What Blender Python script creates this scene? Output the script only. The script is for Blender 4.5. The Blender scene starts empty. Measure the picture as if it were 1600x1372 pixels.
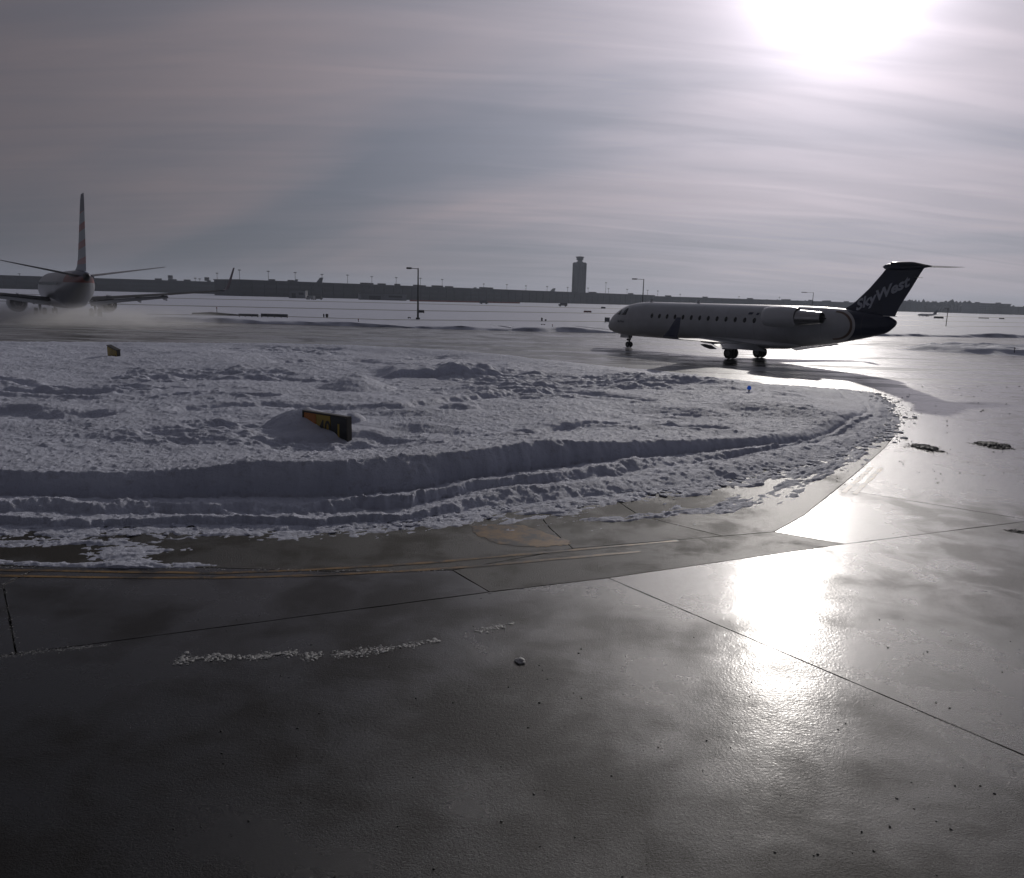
import bpy, bmesh, math, random
import numpy as np
from mathutils import Vector, Matrix
random.seed(7); rng = np.random.RandomState(11)
S = bpy.context.scene; C = S.collection
R = math.radians

# ------------------------------------------------------------------ camera
CH, CP, CR, CF = 3.65, .181, .0273, 1200.0          # eye height, pitch down, roll, focal length in photo pixels
fw = np.array([0, math.cos(CP), -math.sin(CP)]); up0 = np.array([0, math.sin(CP), math.cos(CP)]); rt0 = np.array([1., 0, 0])
rt = math.cos(CR)*rt0 + math.sin(CR)*up0; up = -math.sin(CR)*rt0 + math.cos(CR)*up0
cd = bpy.data.cameras.new('camera'); cam = bpy.data.objects.new('camera', cd); C.objects.link(cam)
cd.sensor_fit = 'HORIZONTAL'; cd.sensor_width = 36; cd.lens = CF/1600*36; cd.clip_start = .1; cd.clip_end = 30000
M = Matrix.Identity(4)
for i in range(3):
    M[i][0], M[i][1], M[i][2] = rt[i], up[i], -fw[i]
M[2][3] = CH
cam.matrix_world = M; S.camera = cam

# ------------------------------------------------------------------ world, sun, exposure
SD = np.array([.3317, .8748, .3530]); SD /= np.linalg.norm(SD)
sun_el = math.asin(SD[2]); sun_az = math.atan2(SD[0], SD[1])
W = bpy.data.worlds.new('World'); S.world = W; W.use_nodes = True
nt = W.node_tree; nt.nodes.clear()
class NT:
    def __init__(s, nt): s.nt = nt
    def n(s, t, **k):
        o = s.nt.nodes.new(t)
        for a, b in k.items(): setattr(o, a, b)
        return o
    def set(s, sock, v):
        if isinstance(v, bpy.types.NodeSocket): s.nt.links.new(v, sock)
        elif v is not None: sock.default_value = v
    def m(s, op, a, b=None, c=None, clamp=False):
        o = s.n('ShaderNodeMath', operation=op, use_clamp=clamp)
        for i, v in enumerate((a, b, c)): s.set(o.inputs[i], v) if v is not None else None
        return o.outputs[0]
    def vm(s, op, a, b=None, sc=None):
        o = s.n('ShaderNodeVectorMath', operation=op); s.set(o.inputs[0], a)
        if b is not None: s.set(o.inputs[1], b)
        if sc is not None: s.set(o.inputs['Scale'], sc)
        return o.outputs['Value'] if op in ('DOT_PRODUCT', 'LENGTH') else o.outputs[0]
    def noise(s, v, scale, det=4, rough=.55, dist=0, dim='3D'):
        o = s.n('ShaderNodeTexNoise'); o.noise_dimensions = dim
        s.set(o.inputs['Vector'], v); o.inputs['Scale'].default_value = scale; o.inputs['Detail'].default_value = det
        o.inputs['Roughness'].default_value = rough; o.inputs['Distortion'].default_value = dist
        return o.outputs[0]
    def mr(s, v, a, b, c=0., d=1., smooth=False):
        o = s.n('ShaderNodeMapRange'); o.clamp = True
        if smooth: o.interpolation_type = 'SMOOTHSTEP'
        s.set(o.inputs[0], v)
        for i, x in enumerate((a, b, c, d)): s.set(o.inputs[i+1], x)
        return o.outputs[0]
    def mix(s, f, a, b, mode='MIX'):
        o = s.n('ShaderNodeMix', data_type='RGBA', blend_type=mode); s.set(o.inputs[0], f)
        s.set(o.inputs[6], a if not isinstance(a, tuple) else (*a, 1)[:4]); s.set(o.inputs[7], b if not isinstance(b, tuple) else (*b, 1)[:4])
        return o.outputs[2]
    def comb(s, x, y, z):
        o = s.n('ShaderNodeCombineXYZ')
        for i, v in enumerate((x, y, z)): s.set(o.inputs[i], v)
        return o.outputs[0]
    def sep(s, v):
        o = s.n('ShaderNodeSeparateXYZ'); s.set(o.inputs[0], v); return o.outputs
w = NT(nt)
D = w.vm('NORMALIZE', w.n('ShaderNodeTexCoord').outputs['Generated'])
th = w.m('ARCCOSINE', w.m('MINIMUM', w.vm('DOT_PRODUCT', D, tuple(SD)), .99999))
def lobe(amp, width, p=1.0):
    x = w.m('DIVIDE', th, width)
    if p != 1: x = w.m('POWER', x, p)
    return w.m('MULTIPLY', w.m('EXPONENT', w.m('MULTIPLY', x, -1)), amp)
dx, dy, dz = w.sep(D)
zz = w.m('ADD', w.m('MAXIMUM', dz, 0), .16)
cx, cy = w.m('DIVIDE', dx, zz), w.m('DIVIDE', dy, zz)
# cloud sheets: streaks run roughly across the view
def cl(ang, sx, sy, scale, det, dist, off=0):
    a = R(ang)
    u = w.m('ADD', w.m('MULTIPLY', cx, math.cos(a)*sx), w.m('MULTIPLY', cy, math.sin(a)*sx))
    v = w.m('ADD', w.m('MULTIPLY', cx, -math.sin(a)*sy), w.m('MULTIPLY', cy, math.cos(a)*sy))
    return w.noise(w.comb(u, v, off), scale, det, .5, dist)
big = w.mr(cl(-32, .35, 1.0, .62, 3, .5, 3.1), .34, .66, 0, 1, True)
mid = w.mr(cl(-24, .5, 1.0, 1.1, 4, .8, 9.0), .3, .7, 0, 1)
fine = w.mr(cl(4, .22, 1.5, 4.2, 7, 1.0, 5.0), .3, .72, 0, 1)
veil = w.m('ADD', w.m('ADD', w.m('MULTIPLY', big, .5), w.m('MULTIPLY', mid, .24)), w.m('MULTIPLY', fine, .16))
base = w.m('ADD', w.m('ADD', .058, lobe(1.10, .335)), w.m('ADD', lobe(1.1, .055), lobe(13., .025)))
lum = w.m('MULTIPLY', base, w.mr(veil, .2, .8, .80, 1.12))
lum = w.m('MULTIPLY', lum, w.m('ADD', 1, w.m('MULTIPLY', w.m('SUBTRACT', fine, .5), w.m('MULTIPLY', w.m('EXPONENT', w.m('MULTIPLY', th, -2.2)), .18))))
col = w.mix(w.mr(veil, .2, .75), (.82, .925, 1.14), (1.10, .96, 1.02))
nearsun = w.m('EXPONENT', w.m('MULTIPLY', th, -2.6))
col = w.mix(nearsun, col, (1.05, .97, 1.03))
hz = w.m('EXPONENT', w.m('MULTIPLY', w.m('MAXIMUM', dz, 0), -14))
col = w.mix(w.m('MULTIPLY', hz, .5), col, (.90, .97, 1.06))
sky = w.n('ShaderNodeTexSky'); sky.sky_type = 'NISHITA'; sky.sun_disc = False; sky.sun_elevation = sun_el; sky.sun_rotation = sun_az
sky.air_density = 1.0; sky.dust_density = .6
SKYK = 1.86                                           # thin cloud radiance against the clear sky behind it
col = w.vm('MULTIPLY', col, (1.0, .985, 1.02))
rad = w.vm('SCALE', col, sc=w.m('MULTIPLY', lum, 10*SKYK))
tot = w.vm('ADD', rad, w.vm('SCALE', sky.outputs[0], sc=w.mr(veil, .2, .8, .035, .012)))
bg = w.n('ShaderNodeBackground'); w.set(bg.inputs[0], tot); bg.inputs[1].default_value = .1
out = w.n('ShaderNodeOutputWorld'); nt.links.new(bg.outputs[0], out.inputs[0])

sl = bpy.data.lights.new('sun', 'SUN'); so = bpy.data.objects.new('sun', sl); C.objects.link(so)
sl.energy = 2.2; sl.angle = R(.9); sl.color = (1, .945, .88)
so.rotation_euler = Vector(SD).to_track_quat('Z', 'Y').to_euler(); so.location = (0, 0, 60)
S.view_settings.view_transform = 'Standard'; S.view_settings.look = 'None'; S.view_settings.gamma = 1
S.view_settings.exposure = -1.1; S.view_settings.use_curve_mapping = False
S.render.engine = 'CYCLES'
S.cycles.volume_bounces = 1; S.cycles.max_bounces = 6; S.cycles.volume_step_rate = .5

# ------------------------------------------------------------------ picture point -> place on the ground or at a known distance
def ray(x, y): return fw*CF + rt*(x-800) + up*(686-y)
def G(x, y, z=0.0):
    d = ray(x, y); t = (z-CH)/d[2]; return np.array([0, 0, CH]) + d*t
def AT(x, y, Y):
    d = ray(x, y); t = Y/d[1]; return np.array([0, 0, CH]) + d*t
def HZ(x): return 444.28 + (x+7)*.02731

# ------------------------------------------------------------------ helpers
class MB:
    def __init__(s): s.v = []; s.f = []
    def add(s, vs, fs):
        o = len(s.v); s.v += [tuple(float(c) for c in v) for v in vs]; s.f += [tuple(i+o for i in f) for f in fs]; return s
    def box(s, c, d, rz=0, mat=None):
        hx, hy, hz = d[0]/2, d[1]/2, d[2]/2; cs, sn = math.cos(rz), math.sin(rz)
        vs = []
        for z in (-hz, hz):
            for x, y in ((-hx, -hy), (hx, -hy), (hx, hy), (-hx, hy)):
                vs.append((c[0]+x*cs-y*sn, c[1]+x*sn+y*cs, c[2]+z))
        return s.add(vs, [(3, 2, 1, 0), (4, 5, 6, 7), (0, 1, 5, 4), (1, 2, 6, 5), (2, 3, 7, 6), (3, 0, 4, 7)])
    def rings(s, rs, cap=True):
        n = len(rs[0]); vs = [p for r_ in rs for p in r_]; fs = []
        for i in range(len(rs)-1):
            for j in range(n):
                k = (j+1) % n; fs.append((i*n+j, i*n+k, (i+1)*n+k, (i+1)*n+j))
        if cap: fs.append(tuple(range(n))[::-1]); fs.append(tuple((len(rs)-1)*n+j for j in range(n)))
        return s.add(vs, fs)
    def tube(s, pts, rad, n=10, cap=True):
        pts = [Vector(p) for p in pts]; rad = rad if isinstance(rad, (list, tuple)) else [rad]*len(pts)
        rs = []
        for i, p in enumerate(pts):
            d = (pts[min(i+1, len(pts)-1)] - pts[max(i-1, 0)]).normalized()
            a = Vector((0, 0, 1)) if abs(d.z) < .9 else Vector((1, 0, 0))
            u = d.cross(a).normalized(); v = d.cross(u)
            rs.append([p + (u*math.cos(t)+v*math.sin(t))*rad[i] for t in [2*math.pi*k/n for k in range(n)]])
        return s.rings(rs, cap)
    def turned(s, c, axis, prof, n=24, cap=True):            # prof: (along axis, radius)
        ax = Vector(axis).normalized(); a = Vector((0, 0, 1)) if abs(ax.z) < .9 else Vector((1, 0, 0))
        u = ax.cross(a).normalized(); v = ax.cross(u); c = Vector(c)
        return s.rings([[c + ax*x + (u*math.cos(t)+v*math.sin(t))*max(r_, 1e-3) for t in [2*math.pi*k/n for k in range(n)]] for x, r_ in prof], cap)
    def foil(s, secs, n=9):
        """secs: (leading edge point, chord vector, thickness vector)"""
        rs = []
        for le, ch, tk in secs:
            le, ch, tk = Vector(le), Vector(ch), Vector(tk); top = []; bot = []
            for i in range(n+1):
                x = .5*(1-math.cos(math.pi*i/n)); y = 5*(.2969*math.sqrt(x)-.126*x-.3516*x*x+.2843*x**3-.1036*x**4)*1.0
                top.append(le+ch*x+tk*y); bot.append(le+ch*x-tk*y*.8)
            rs.append(top + bot[::-1][1:-1])
        return s.rings(rs)
def obj(name, mb, mat, parent=None, smooth=False, me=None, **props):
    if me is None:
        me = bpy.data.meshes.new(name); me.from_pydata(mb.v, [], mb.f)
        bm = bmesh.new(); bm.from_mesh(me); bmesh.ops.recalc_face_normals(bm, faces=bm.faces); bm.to_mesh(me); bm.free()
        if smooth is not False:
            me.polygons.foreach_set('use_smooth', [True]*len(me.polygons))
            if smooth is not True: me.set_sharp_from_angle(angle=R(smooth))
        for mm in (mat if isinstance(mat, (list, tuple)) else [mat]): me.materials.append(mm)
    o = bpy.data.objects.new(name, me); C.objects.link(o)
    if parent: o.parent = parent
    for k, v in props.items(): o[k] = v
    return o
def tag(o, label, cat, group=None):
    o['label'] = label; o['category'] = cat
    if group: o['group'] = group
    return o
def thing(name, label, cat, loc=(0, 0, 0), rz=0, group=None):
    o = bpy.data.objects.new(name, None); C.objects.link(o); o.location = loc; o.rotation_euler = (0, 0, rz); o.empty_display_size = .2
    return tag(o, label, cat, group)
def kids(o): return [c for c in bpy.data.objects if c.parent == o]
def dup(o, loc, rz, label, scale=None):
    r_ = o.copy(); C.objects.link(r_); r_.location = loc; r_.rotation_euler = (0, 0, rz); r_['label'] = label
    if scale: r_.scale = scale
    for ch in kids(o):
        c = ch.copy(); C.objects.link(c); c.parent = r_
        for g in kids(ch):
            d = g.copy(); C.objects.link(d); d.parent = c
    return r_
def mat(name, col, rough=.5, metal=0, spec=.5, nvar=0, nscale=3, coat=0, bump=0, bscale=20, emit=None):
    m = bpy.data.materials.new(name); m.use_nodes = True; t = NT(m.node_tree); b = m.node_tree.nodes['Principled BSDF']
    b.inputs['Base Color'].default_value = (*col, 1); b.inputs['Roughness'].default_value = rough; b.inputs['Metallic'].default_value = metal
    b.inputs['Specular IOR Level'].default_value = spec; b.inputs['Coat Weight'].default_value = coat; b.inputs['Coat Roughness'].default_value = .08
    tc = t.n('ShaderNodeTexCoord').outputs['Object']
    nz = t.noise(tc, nscale, 5, .6)
    v = nvar or .12
    c2 = t.mix(t.mr(nz, .3, .7), tuple(c*(1-v) for c in col), tuple(min(1, c*(1+v)) for c in col)); t.set(b.inputs['Base Color'], c2)
    if bump:
        bp = t.n('ShaderNodeBump'); bp.inputs['Distance'].default_value = bump; bp.inputs['Strength'].default_value = 1
        t.set(bp.inputs['Height'], t.noise(tc, bscale, 5, .6)); t.set(b.inputs['Normal'], bp.outputs[0])
    if emit:
        b.inputs['Emission Color'].default_value = (*emit[0], 1); b.inputs['Emission Strength'].default_value = emit[1]
    return m

# numpy value noise
_P = rng.permutation(4096); _V = rng.rand(4096)
def vn(x, y, seed=0):
    xi = np.floor(x).astype(np.int64); yi = np.floor(y).astype(np.int64); fx = x-xi; fy = y-yi
    fx = fx*fx*fx*(fx*(fx*6-15)+10); fy = fy*fy*fy*(fy*(fy*6-15)+10)
    def hsh(a, b): return _V[_P[(_P[(a+seed*131) & 4095] + b) & 4095]]
    return (hsh(xi, yi)*(1-fx)+hsh(xi+1, yi)*fx)*(1-fy) + (hsh(xi, yi+1)*(1-fx)+hsh(xi+1, yi+1)*fx)*fy - .5
def fbm(x, y, octv=4, seed=0, gain=.5):
    s_ = 0; a = 1.; c, d = .8, .6
    for i in range(octv):
        s_ = s_ + a*vn(x, y, seed+i*17); x, y = (x*c-y*d)*2.03+3.7, (x*d+y*c)*2.03-1.3; a *= gain
    return s_*2
def ss(x, a, b):
    t = np.clip((x-a)/(b-a), 0, 1); return t*t*(3-2*t)

# ------------------------------------------------------------------ materials of the ground
def snow_mat(name, dirt=.12, bumpd=.02, col=(.68, .71, .83)):
    m = bpy.data.materials.new(name); m.use_nodes = True; t = NT(m.node_tree); b = m.node_tree.nodes['Principled BSDF']
    P = t.n('ShaderNodeNewGeometry').outputs['Position']
    g = t.noise(P, 30, 6, .75); g2 = t.noise(P, 5, 5, .65); g3 = t.noise(P, .45, 4, .6)
    c = t.mix(t.mr(g3, .35, .7, 0, .6), col, tuple(x*.78 for x in col))
    # specks of dirt thrown up by the ploughs
    c = t.mix(t.m('MULTIPLY', t.mr(g2, .56, .72, 0, 1), dirt*2), c, (.22, .20, .19))
    c = t.mix(t.m('MULTIPLY', t.mr(g, .60, .72, 0, 1), dirt*2.2), c, (.16, .15, .15))
    t.set(b.inputs['Base Color'], c); b.inputs['Roughness'].default_value = .62; b.inputs['Specular IOR Level'].default_value = .35
    h = t.m('ADD', t.m('MULTIPLY', g, .75), t.m('MULTIPLY', g2, 1.0))
    bp = t.n('ShaderNodeBump'); bp.inputs['Distance'].default_value = bumpd; bp.inputs['Strength'].default_value = 1
    t.set(bp.inputs['Height'], h); t.set(b.inputs['Normal'], bp.outputs[0])
    return m
M_snow = snow_mat('snow', .16, .05)

WET = [(G(1275, 800), 1.6), (G(1370, 720), 2.0), (G(1420, 670), 3.0), (G(1280, 603), 6.0), (G(1250, 550), 14.)]
def pave_mat(name, c0, c1, r0, r1, bump, frost, glint=1.0, blotch=.22, coat=.5, crough=.19, cbump=.0022):
    m = bpy.data.materials.new(name); m.use_nodes = True; t = NT(m.node_tree); b = m.node_tree.nodes['Principled BSDF']
    P = t.n('ShaderNodeNewGeometry').outputs['Position']; x, y, z = t.sep(P)
    # wheel and plough streaks run along the taxiway, slightly off the x axis
    a = R(-8); u = t.m('ADD', t.m('MULTIPLY', x, math.cos(a)*.16), t.m('MULTIPLY', y, math.sin(a)*.16)); v = t.m('SUBTRACT', t.m('MULTIPLY', y, math.cos(a)), t.m('MULTIPLY', x, math.sin(a)))
    stk = t.noise(t.comb(u, v, 0), .55, 6, .6, .6)
    wet = t.noise(P, blotch, 6, .62, .5); wet2 = t.noise(P, 1.1, 5, .65, .3)
    grain = t.noise(P, 80, 4, .78); grain2 = t.noise(P, 38, 2, .6)
    wm = t.mr(t.m('ADD', t.m('ADD', t.m('MULTIPLY', wet, .48), t.m('MULTIPLY', wet2, .27)), t.m('MULTIPLY', stk, .25)), .44, .56, 0, 1, True)
    for (wx, wy, wz), wr in WET:                                                     # standing melt water
        dd_ = t.vm('LENGTH', t.vm('MULTIPLY', t.vm('SUBTRACT', P, (wx, wy, 0)), (1/wr, .45/wr, 0)))
        dd_ = t.m('ADD', dd_, t.m('MULTIPLY', t.m('SUBTRACT', wet2, .5), 2.2))
        wm = t.m('MULTIPLY', wm, t.mr(dd_, .7, 1.25, 0, 1, True))
    c = t.mix(wm, c0, c1)
    c = t.mix(t.mr(grain, .50, .68, 0, .55), c, tuple(q*2.2 for q in c0))
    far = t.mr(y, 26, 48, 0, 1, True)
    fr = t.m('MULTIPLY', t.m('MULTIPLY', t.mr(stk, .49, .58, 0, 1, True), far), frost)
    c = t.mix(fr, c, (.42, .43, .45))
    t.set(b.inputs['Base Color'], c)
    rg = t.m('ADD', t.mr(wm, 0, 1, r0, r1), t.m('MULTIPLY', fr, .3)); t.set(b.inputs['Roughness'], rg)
    b.inputs['IOR'].default_value = 1.4
    sp = t.m('MULTIPLY', t.mr(wm, 0, 1, .55, .25), glint)
    sp = t.m('MULTIPLY', sp, t.m('SUBTRACT', 1, t.m('MULTIPLY', fr, .6)))
    sp = t.m('MULTIPLY', sp, t.mr(t.noise(P, 120, 2, .6), .38, .62, .35, 1.65)); t.set(b.inputs['Specular IOR Level'], sp)
    h = t.m('ADD', t.m('ADD', t.m('MULTIPLY', grain, 1.0), t.m('MULTIPLY', grain2, .6)), t.m('MULTIPLY', wet, .6))
    bp = t.n('ShaderNodeBump'); bp.inputs['Distance'].default_value = bump; bp.inputs['Strength'].default_value = 1
    t.set(bp.inputs['Height'], h); t.set(b.inputs['Normal'], bp.outputs[0])
    # thin film of melt water lying on top: smooth, gently rippled
    b.inputs['Coat IOR'].default_value = 1.33; b.inputs['Coat Roughness'].default_value = crough
    t.set(b.inputs['Coat Weight'], t.m('MULTIPLY', t.mr(wm, 0, 1, coat, coat*.3), t.m('SUBTRACT', 1, t.m('MULTIPLY', fr, .8))))
    cb_ = t.n('ShaderNodeBump'); cb_.inputs['Distance'].default_value = cbump; cb_.inputs['Strength'].default_value = 1
    t.set(cb_.inputs['Height'], t.m('ADD', grain2, t.m('MULTIPLY', t.noise(P, 7, 3, .6), 1.2))); t.set(b.inputs['Coat Normal'], cb_.outputs[0])
    return m
M_conc = pave_mat('wet_concrete', (.0065, .0054, .0036), (.0145, .012, .008), .27, .36, .0048, 1.0, .82, coat=.60, crough=.2, cbump=.0016)
M_asph = pave_mat('wet_asphalt', (.016, .0135, .008), (.028, .024, .016), .38, .50, .015, .2, .62, .9, coat=.16, crough=.24, cbump=.006)
M_joint = mat('joint_filler', (.012, .012, .012), .7)
M_yel = mat('worn_yellow_paint', (.30, .16, .03), .45, nvar=.5, nscale=6, bump=.004, bscale=60)

# ------------------------------------------------------------------ ground sheets
def sheet(name, pts, z, mt, **kw):
    mb = MB(); mb.add([(p[0], p[1], z) for p in pts], [tuple(range(len(pts)))]); return obj(name, mb, mt, **kw)
n = 64
M_gs = snow_mat('field_snow', .10, .04)
sheet('ground', [(4200*math.cos(2*math.pi*i/n), 4200*math.sin(2*math.pi*i/n)) for i in range(n)], -.09, M_gs, kind='structure')

# the far edge of the pavement, under the first bank of the airfield snow
BANK = [G(x, y) for x, y in ((-500, 489), (-150, 495), (150, 500), (430, 506), (630, 512), (800, 517), (1000, 521), (1200, 523.5), (1400, 525.5), (1600, 528), (1800, 532))]
pav = bpy.data.objects.new('taxiway_pavement', None); C.objects.link(pav); pav['kind'] = 'structure'
def inset_poly(pts, g):
    """move every edge of a counter-clockwise polygon inwards by g"""
    n = len(pts); out_ = []
    for i in range(n):
        a, b, c = (np.array(pts[k % n][:2], float) for k in (i-1, i, i+1))
        d1 = (b-a)/np.linalg.norm(b-a); d2 = (c-b)/np.linalg.norm(c-b)
        n1 = np.array([-d1[1], d1[0]]); n2 = np.array([-d2[1], d2[0]]); mdir = n1+n2; L_ = mdir@mdir
        out_.append(b + mdir*(2*g/max(L_, .5)))
    return out_
def area(p): return .5*sum(p[i-1][0]*p[i][1]-p[i][0]*p[i-1][1] for i in range(len(p)))
def slab(pts, mt, z=0.0, gap=.005, jit=.005, step=.22):
    pts = [tuple(p[:2]) for p in pts]
    if area(pts) < 0: pts = pts[::-1]
    q = inset_poly(pts, gap); o_ = []
    for i in range(len(q)):
        a, b = np.array(q[i]), np.array(q[(i+1) % len(q)]); L_ = np.linalg.norm(b-a)
        near = min(np.linalg.norm(a), np.linalg.norm(b), np.linalg.norm((a+b)/2)) < 22
        k = max(1, int(min(L_, 60)/step)) if near else 1
        for j in range(k):
            p = a+(b-a)*j/k
            if k > 1 and j: p = p + np.array([random.uniform(-jit, jit), random.uniform(-jit, jit)])
            o_.append(tuple(p))
    n = len(o_); mb = MB()
    ci = inset_poly(o_, .005) if n < 4000 else o_
    vs = [(*p, z) for p in ci] + [(*p, z-.012) for p in o_] + [(*p, z-.085) for p in o_]
    fs = [tuple(range(n))]
    for i in range(n):
        k = (i+1) % n; fs += [(i, n+i, n+k, k), (n+i, 2*n+i, 2*n+k, n+k)]
    mb.add(vs, fs); return obj('slab', mb, mt, pav)
g2 = lambda l: [G(*p)[:2] for p in l]
A0 = G(0, 1025)[:2]; A1 = G(1320, 850)[:2]; dA = (A1-A0)/np.linalg.norm(A1-A0)
J = G(950, 903)[:2]; B1 = G(1600, 1180)[:2]; dB = (B1-J)/np.linalg.norm(B1-J)
Cc = G(765, 925)[:2]; Ct = G(707, 891)[:2]
D0 = G(27, 1018)[:2]; D0 = A0+dA*((D0-A0)@dA); D1 = G(5, 915)[:2]
Aw = A0 - dA*40; Ae = G(1480, 830)[:2]; dE = (Ae-A1)/np.linalg.norm(Ae-A1); Aee = A1 + dE*140
sheet('pavement_base', [(-240, -60), (240, -60), (240, 60)] + [tuple(b[:2]+np.array([0, .5])) for b in BANK[::-1]] + [(-240, 60)], -.085, M_joint, kind='structure')
Bs = J + dB*40
slab([Aw, D0, Cc, J, Bs, (-60, -30)], M_conc)                                      # big dark slab in front
slab([J, A1, Aee, Aee+dB*60, Bs], M_conc)                                          # slab in the glare
LB = g2([(330, 887), (520, 893)])
Dl = D1 + (D1-D0)/np.linalg.norm(D1-D0)*.0
LBl = [G(-600, 880)[:2], G(-300, 880)[:2], G(0, 884)[:2]]
D2 = G(62, 886)[:2]
slab([Aw, LBl[0], LBl[1], LBl[2], D2, D1, D0], M_conc)
slab([D0, D1, D2, *LB, Ct, Cc], M_conc)
EDGE = g2([(1210, 831), (1255, 806), (1300, 770), (1345, 733), (1382, 700), (1404, 672), (1398, 648), (1380, 628), (1376, 616)])
PE = g2([(895, 857)])
slab([Cc, Ct, *PE, EDGE[0], A1, J], M_asph)                                        # asphalt tongue between the joints
# right-hand concrete between the glare and the faint joint, then the taxiway beyond
F0 = EDGE[2]+(EDGE[3]-EDGE[2])*.15
F1 = G(1600, 811)[:2]; dF = (F1-F0)/np.linalg.norm(F1-F0)
Aw2 = Aee
den = dE[0]*(-dF[1])+dF[0]*dE[1]; rhs = F0-A1; tX = (rhs[0]*(-dF[1])+dF[0]*rhs[1])/den; XX = A1+dE*tX
slab([A1, EDGE[0], EDGE[1], EDGE[2], F0, XX], M_conc)
back = g2([(1340, 612), (1200, 602), (1000, 582), (850, 572), (700, 560), (500, 550), (300, 545), (0, 545), (-300, 545)])
slab([F0, *EDGE[3:], *back, (-150, 58), (-150, 70)] + [tuple(b[:2]) for b in BANK[1:]] + [tuple(Aee), tuple(XX)], M_conc, jit=0)
# asphalt shoulder under the ploughed snow
Q1 = g2([(62, 886)])[0]
j1 = G(860, 826)[:2];j1b = G(830, 790)[:2]
slab([*LBl, D2, *LB, Ct, PE[0], j1, j1b, (-2, 24), (-6, 45), *back[5:], (-150, 58), (-150, 15)], M_asph)
j2 = G(1120, 833)[:2]; j2 = PE[0]+(EDGE[0]-PE[0])*((j2-PE[0])@(EDGE[0]-PE[0]))/((EDGE[0]-PE[0])@(EDGE[0]-PE[0])); j2t = G(1000, 806)[:2]
slab([PE[0], j2, j2t, G(960, 780)[:2], (2, 24), (-2, 24), j1b, j1], M_asph)
slab([j2, EDGE[0], EDGE[1], F0, *EDGE[3:], *back[:5], back[5], (-6, 45), (-2, 24), (2, 24), G(960, 780)[:2], j2t], M_asph)

# yellow markings, thin strips on the pavement
mt_ = M_yel.node_tree; t_ = NT(mt_); P = t_.n('ShaderNodeNewGeometry').outputs['Position']
wn = t_.mr(t_.m('ADD', t_.noise(P, 2.2, 6, .7), t_.m('MULTIPLY', t_.noise(P, 26, 3, .7), .35)), .58, .78)
t_.set(mt_.nodes['Principled BSDF'].inputs['Base Color'], t_.mix(wn, (.26, .145, .03), (.03, .026, .018)))
mk = MB()
def strip(path, wd, z=.004):
    P_ = [np.array(G(*p)[:2]) for p in path]; Q = []
    for a, b in zip(P_, P_[1:]):                                                    # denser
        k = max(1, int(np.linalg.norm(b-a)/.25)); Q += [a+(b-a)*i/k for i in range(k)]
    Q.append(P_[-1]); vs = []
    for i, p in enumerate(Q):
        d = Q[min(i+1, len(Q)-1)]-Q[max(i-1, 0)]; d /= np.linalg.norm(d); n_ = np.array([-d[1], d[0]])
        for s_ in (-1, 1):
            e = wd/2+random.uniform(-.012, .012); vs.append((*(p+n_*s_*e), z))
    mk.add(vs, [(2*i, 2*i+2, 2*i+3, 2*i+1) for i in range(len(Q)-1)])
strip([(-400, 886), (-200, 887), (0, 891), (200, 894), (340, 895.5), (480, 891), (600, 884), (725, 875), (800, 868), (925, 857), (1060, 845)], .07)
strip([(-400, 897), (-200, 898), (0, 900), (200, 903), (340, 903), (500, 899), (620, 893), (705, 888), (800, 880), (900, 871), (1000, 862)], .07)
strip([(1318, 770), (1340, 750), (1362, 730)], .09); strip([(1336, 772), (1358, 750), (1378, 731)], .09)
strip([(1358, 652), (1375, 662), (1392, 668)], .14); strip([(1366, 650), (1372, 664), (1386, 676)], .10)
obj('taxiway_edge_line', mk, M_yel, kind='structure')
mp = MB(); pts = [G(*p) for p in ((735, 823), (765, 820), (815, 820), (850, 832), (893, 846), (885, 852), (840, 855), (780, 851), (745, 836))]
pts = [a_+(b_-a_)*k_/12+np.array([random.uniform(-.035, .035), random.uniform(-.035, .035), 0]) for a_, b_ in zip(pts, pts[1:]+pts[:1]) for k_ in range(12)]
mp.add([(p[0], p[1], .004) for p in pts], [tuple(range(len(pts)))]); obj('painted_patch', mp, M_yel, kind='structure')

# ------------------------------------------------------------------ ploughed snow island (height field)
Cn = G(600, 640)[:2]
def line(front, z, shrink):
    back_ = [(1340, 611), (1270, 606), (1200, 600), (1100, 589), (1000, 577), (850, 567), (700, 555), (500, 546), (300, 541), (180, 538.5), (0, 538), (-200, 536)]
    P_ = [G(q_[0], q_[1], q_[2] if len(q_) > 2 else z)[:2] for q_ in front]
    Bk = [Cn + (G(x, y, 0)[:2]-Cn)*shrink for x, y in back_]
    ang = []; rho = []
    for p in P_[::-1] + Bk[::-1] if False else P_ + Bk:
        d = p-Cn; ang.append(math.atan2(d[1], d[0])); rho.append(np.hypot(*d))
    o_ = np.argsort(ang); ang = np.array(ang)[o_]; rho = np.array(rho)[o_]
    return np.concatenate([ang-2*math.pi, ang, ang+2*math.pi]), np.concatenate([rho]*3)
ext = lambda l, y0: [(-900, y0), (-350, y0)] + l
F3 = line(ext([(-100, 822), (0, 822), (300, 821), (600, 815), (700, 803), (800, 788), (900, 780), (1000, 770), (1100, 755), (1200, 735), (1300, 712), (1352, 690), (1385, 665), (1385, 645), (1376, 625), (1362, 614)], 820), 0, 1.0)
C3 = line(ext([(-100, 811), (0, 812), (300, 812), (600, 804), (700, 786), (800, 763), (900, 757), (1000, 747), (1100, 732), (1200, 708), (1290, 690), (1345, 668), (1368, 650), (1372, 636), (1366, 624), (1350, 616)], 810), .15, .985)
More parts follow.
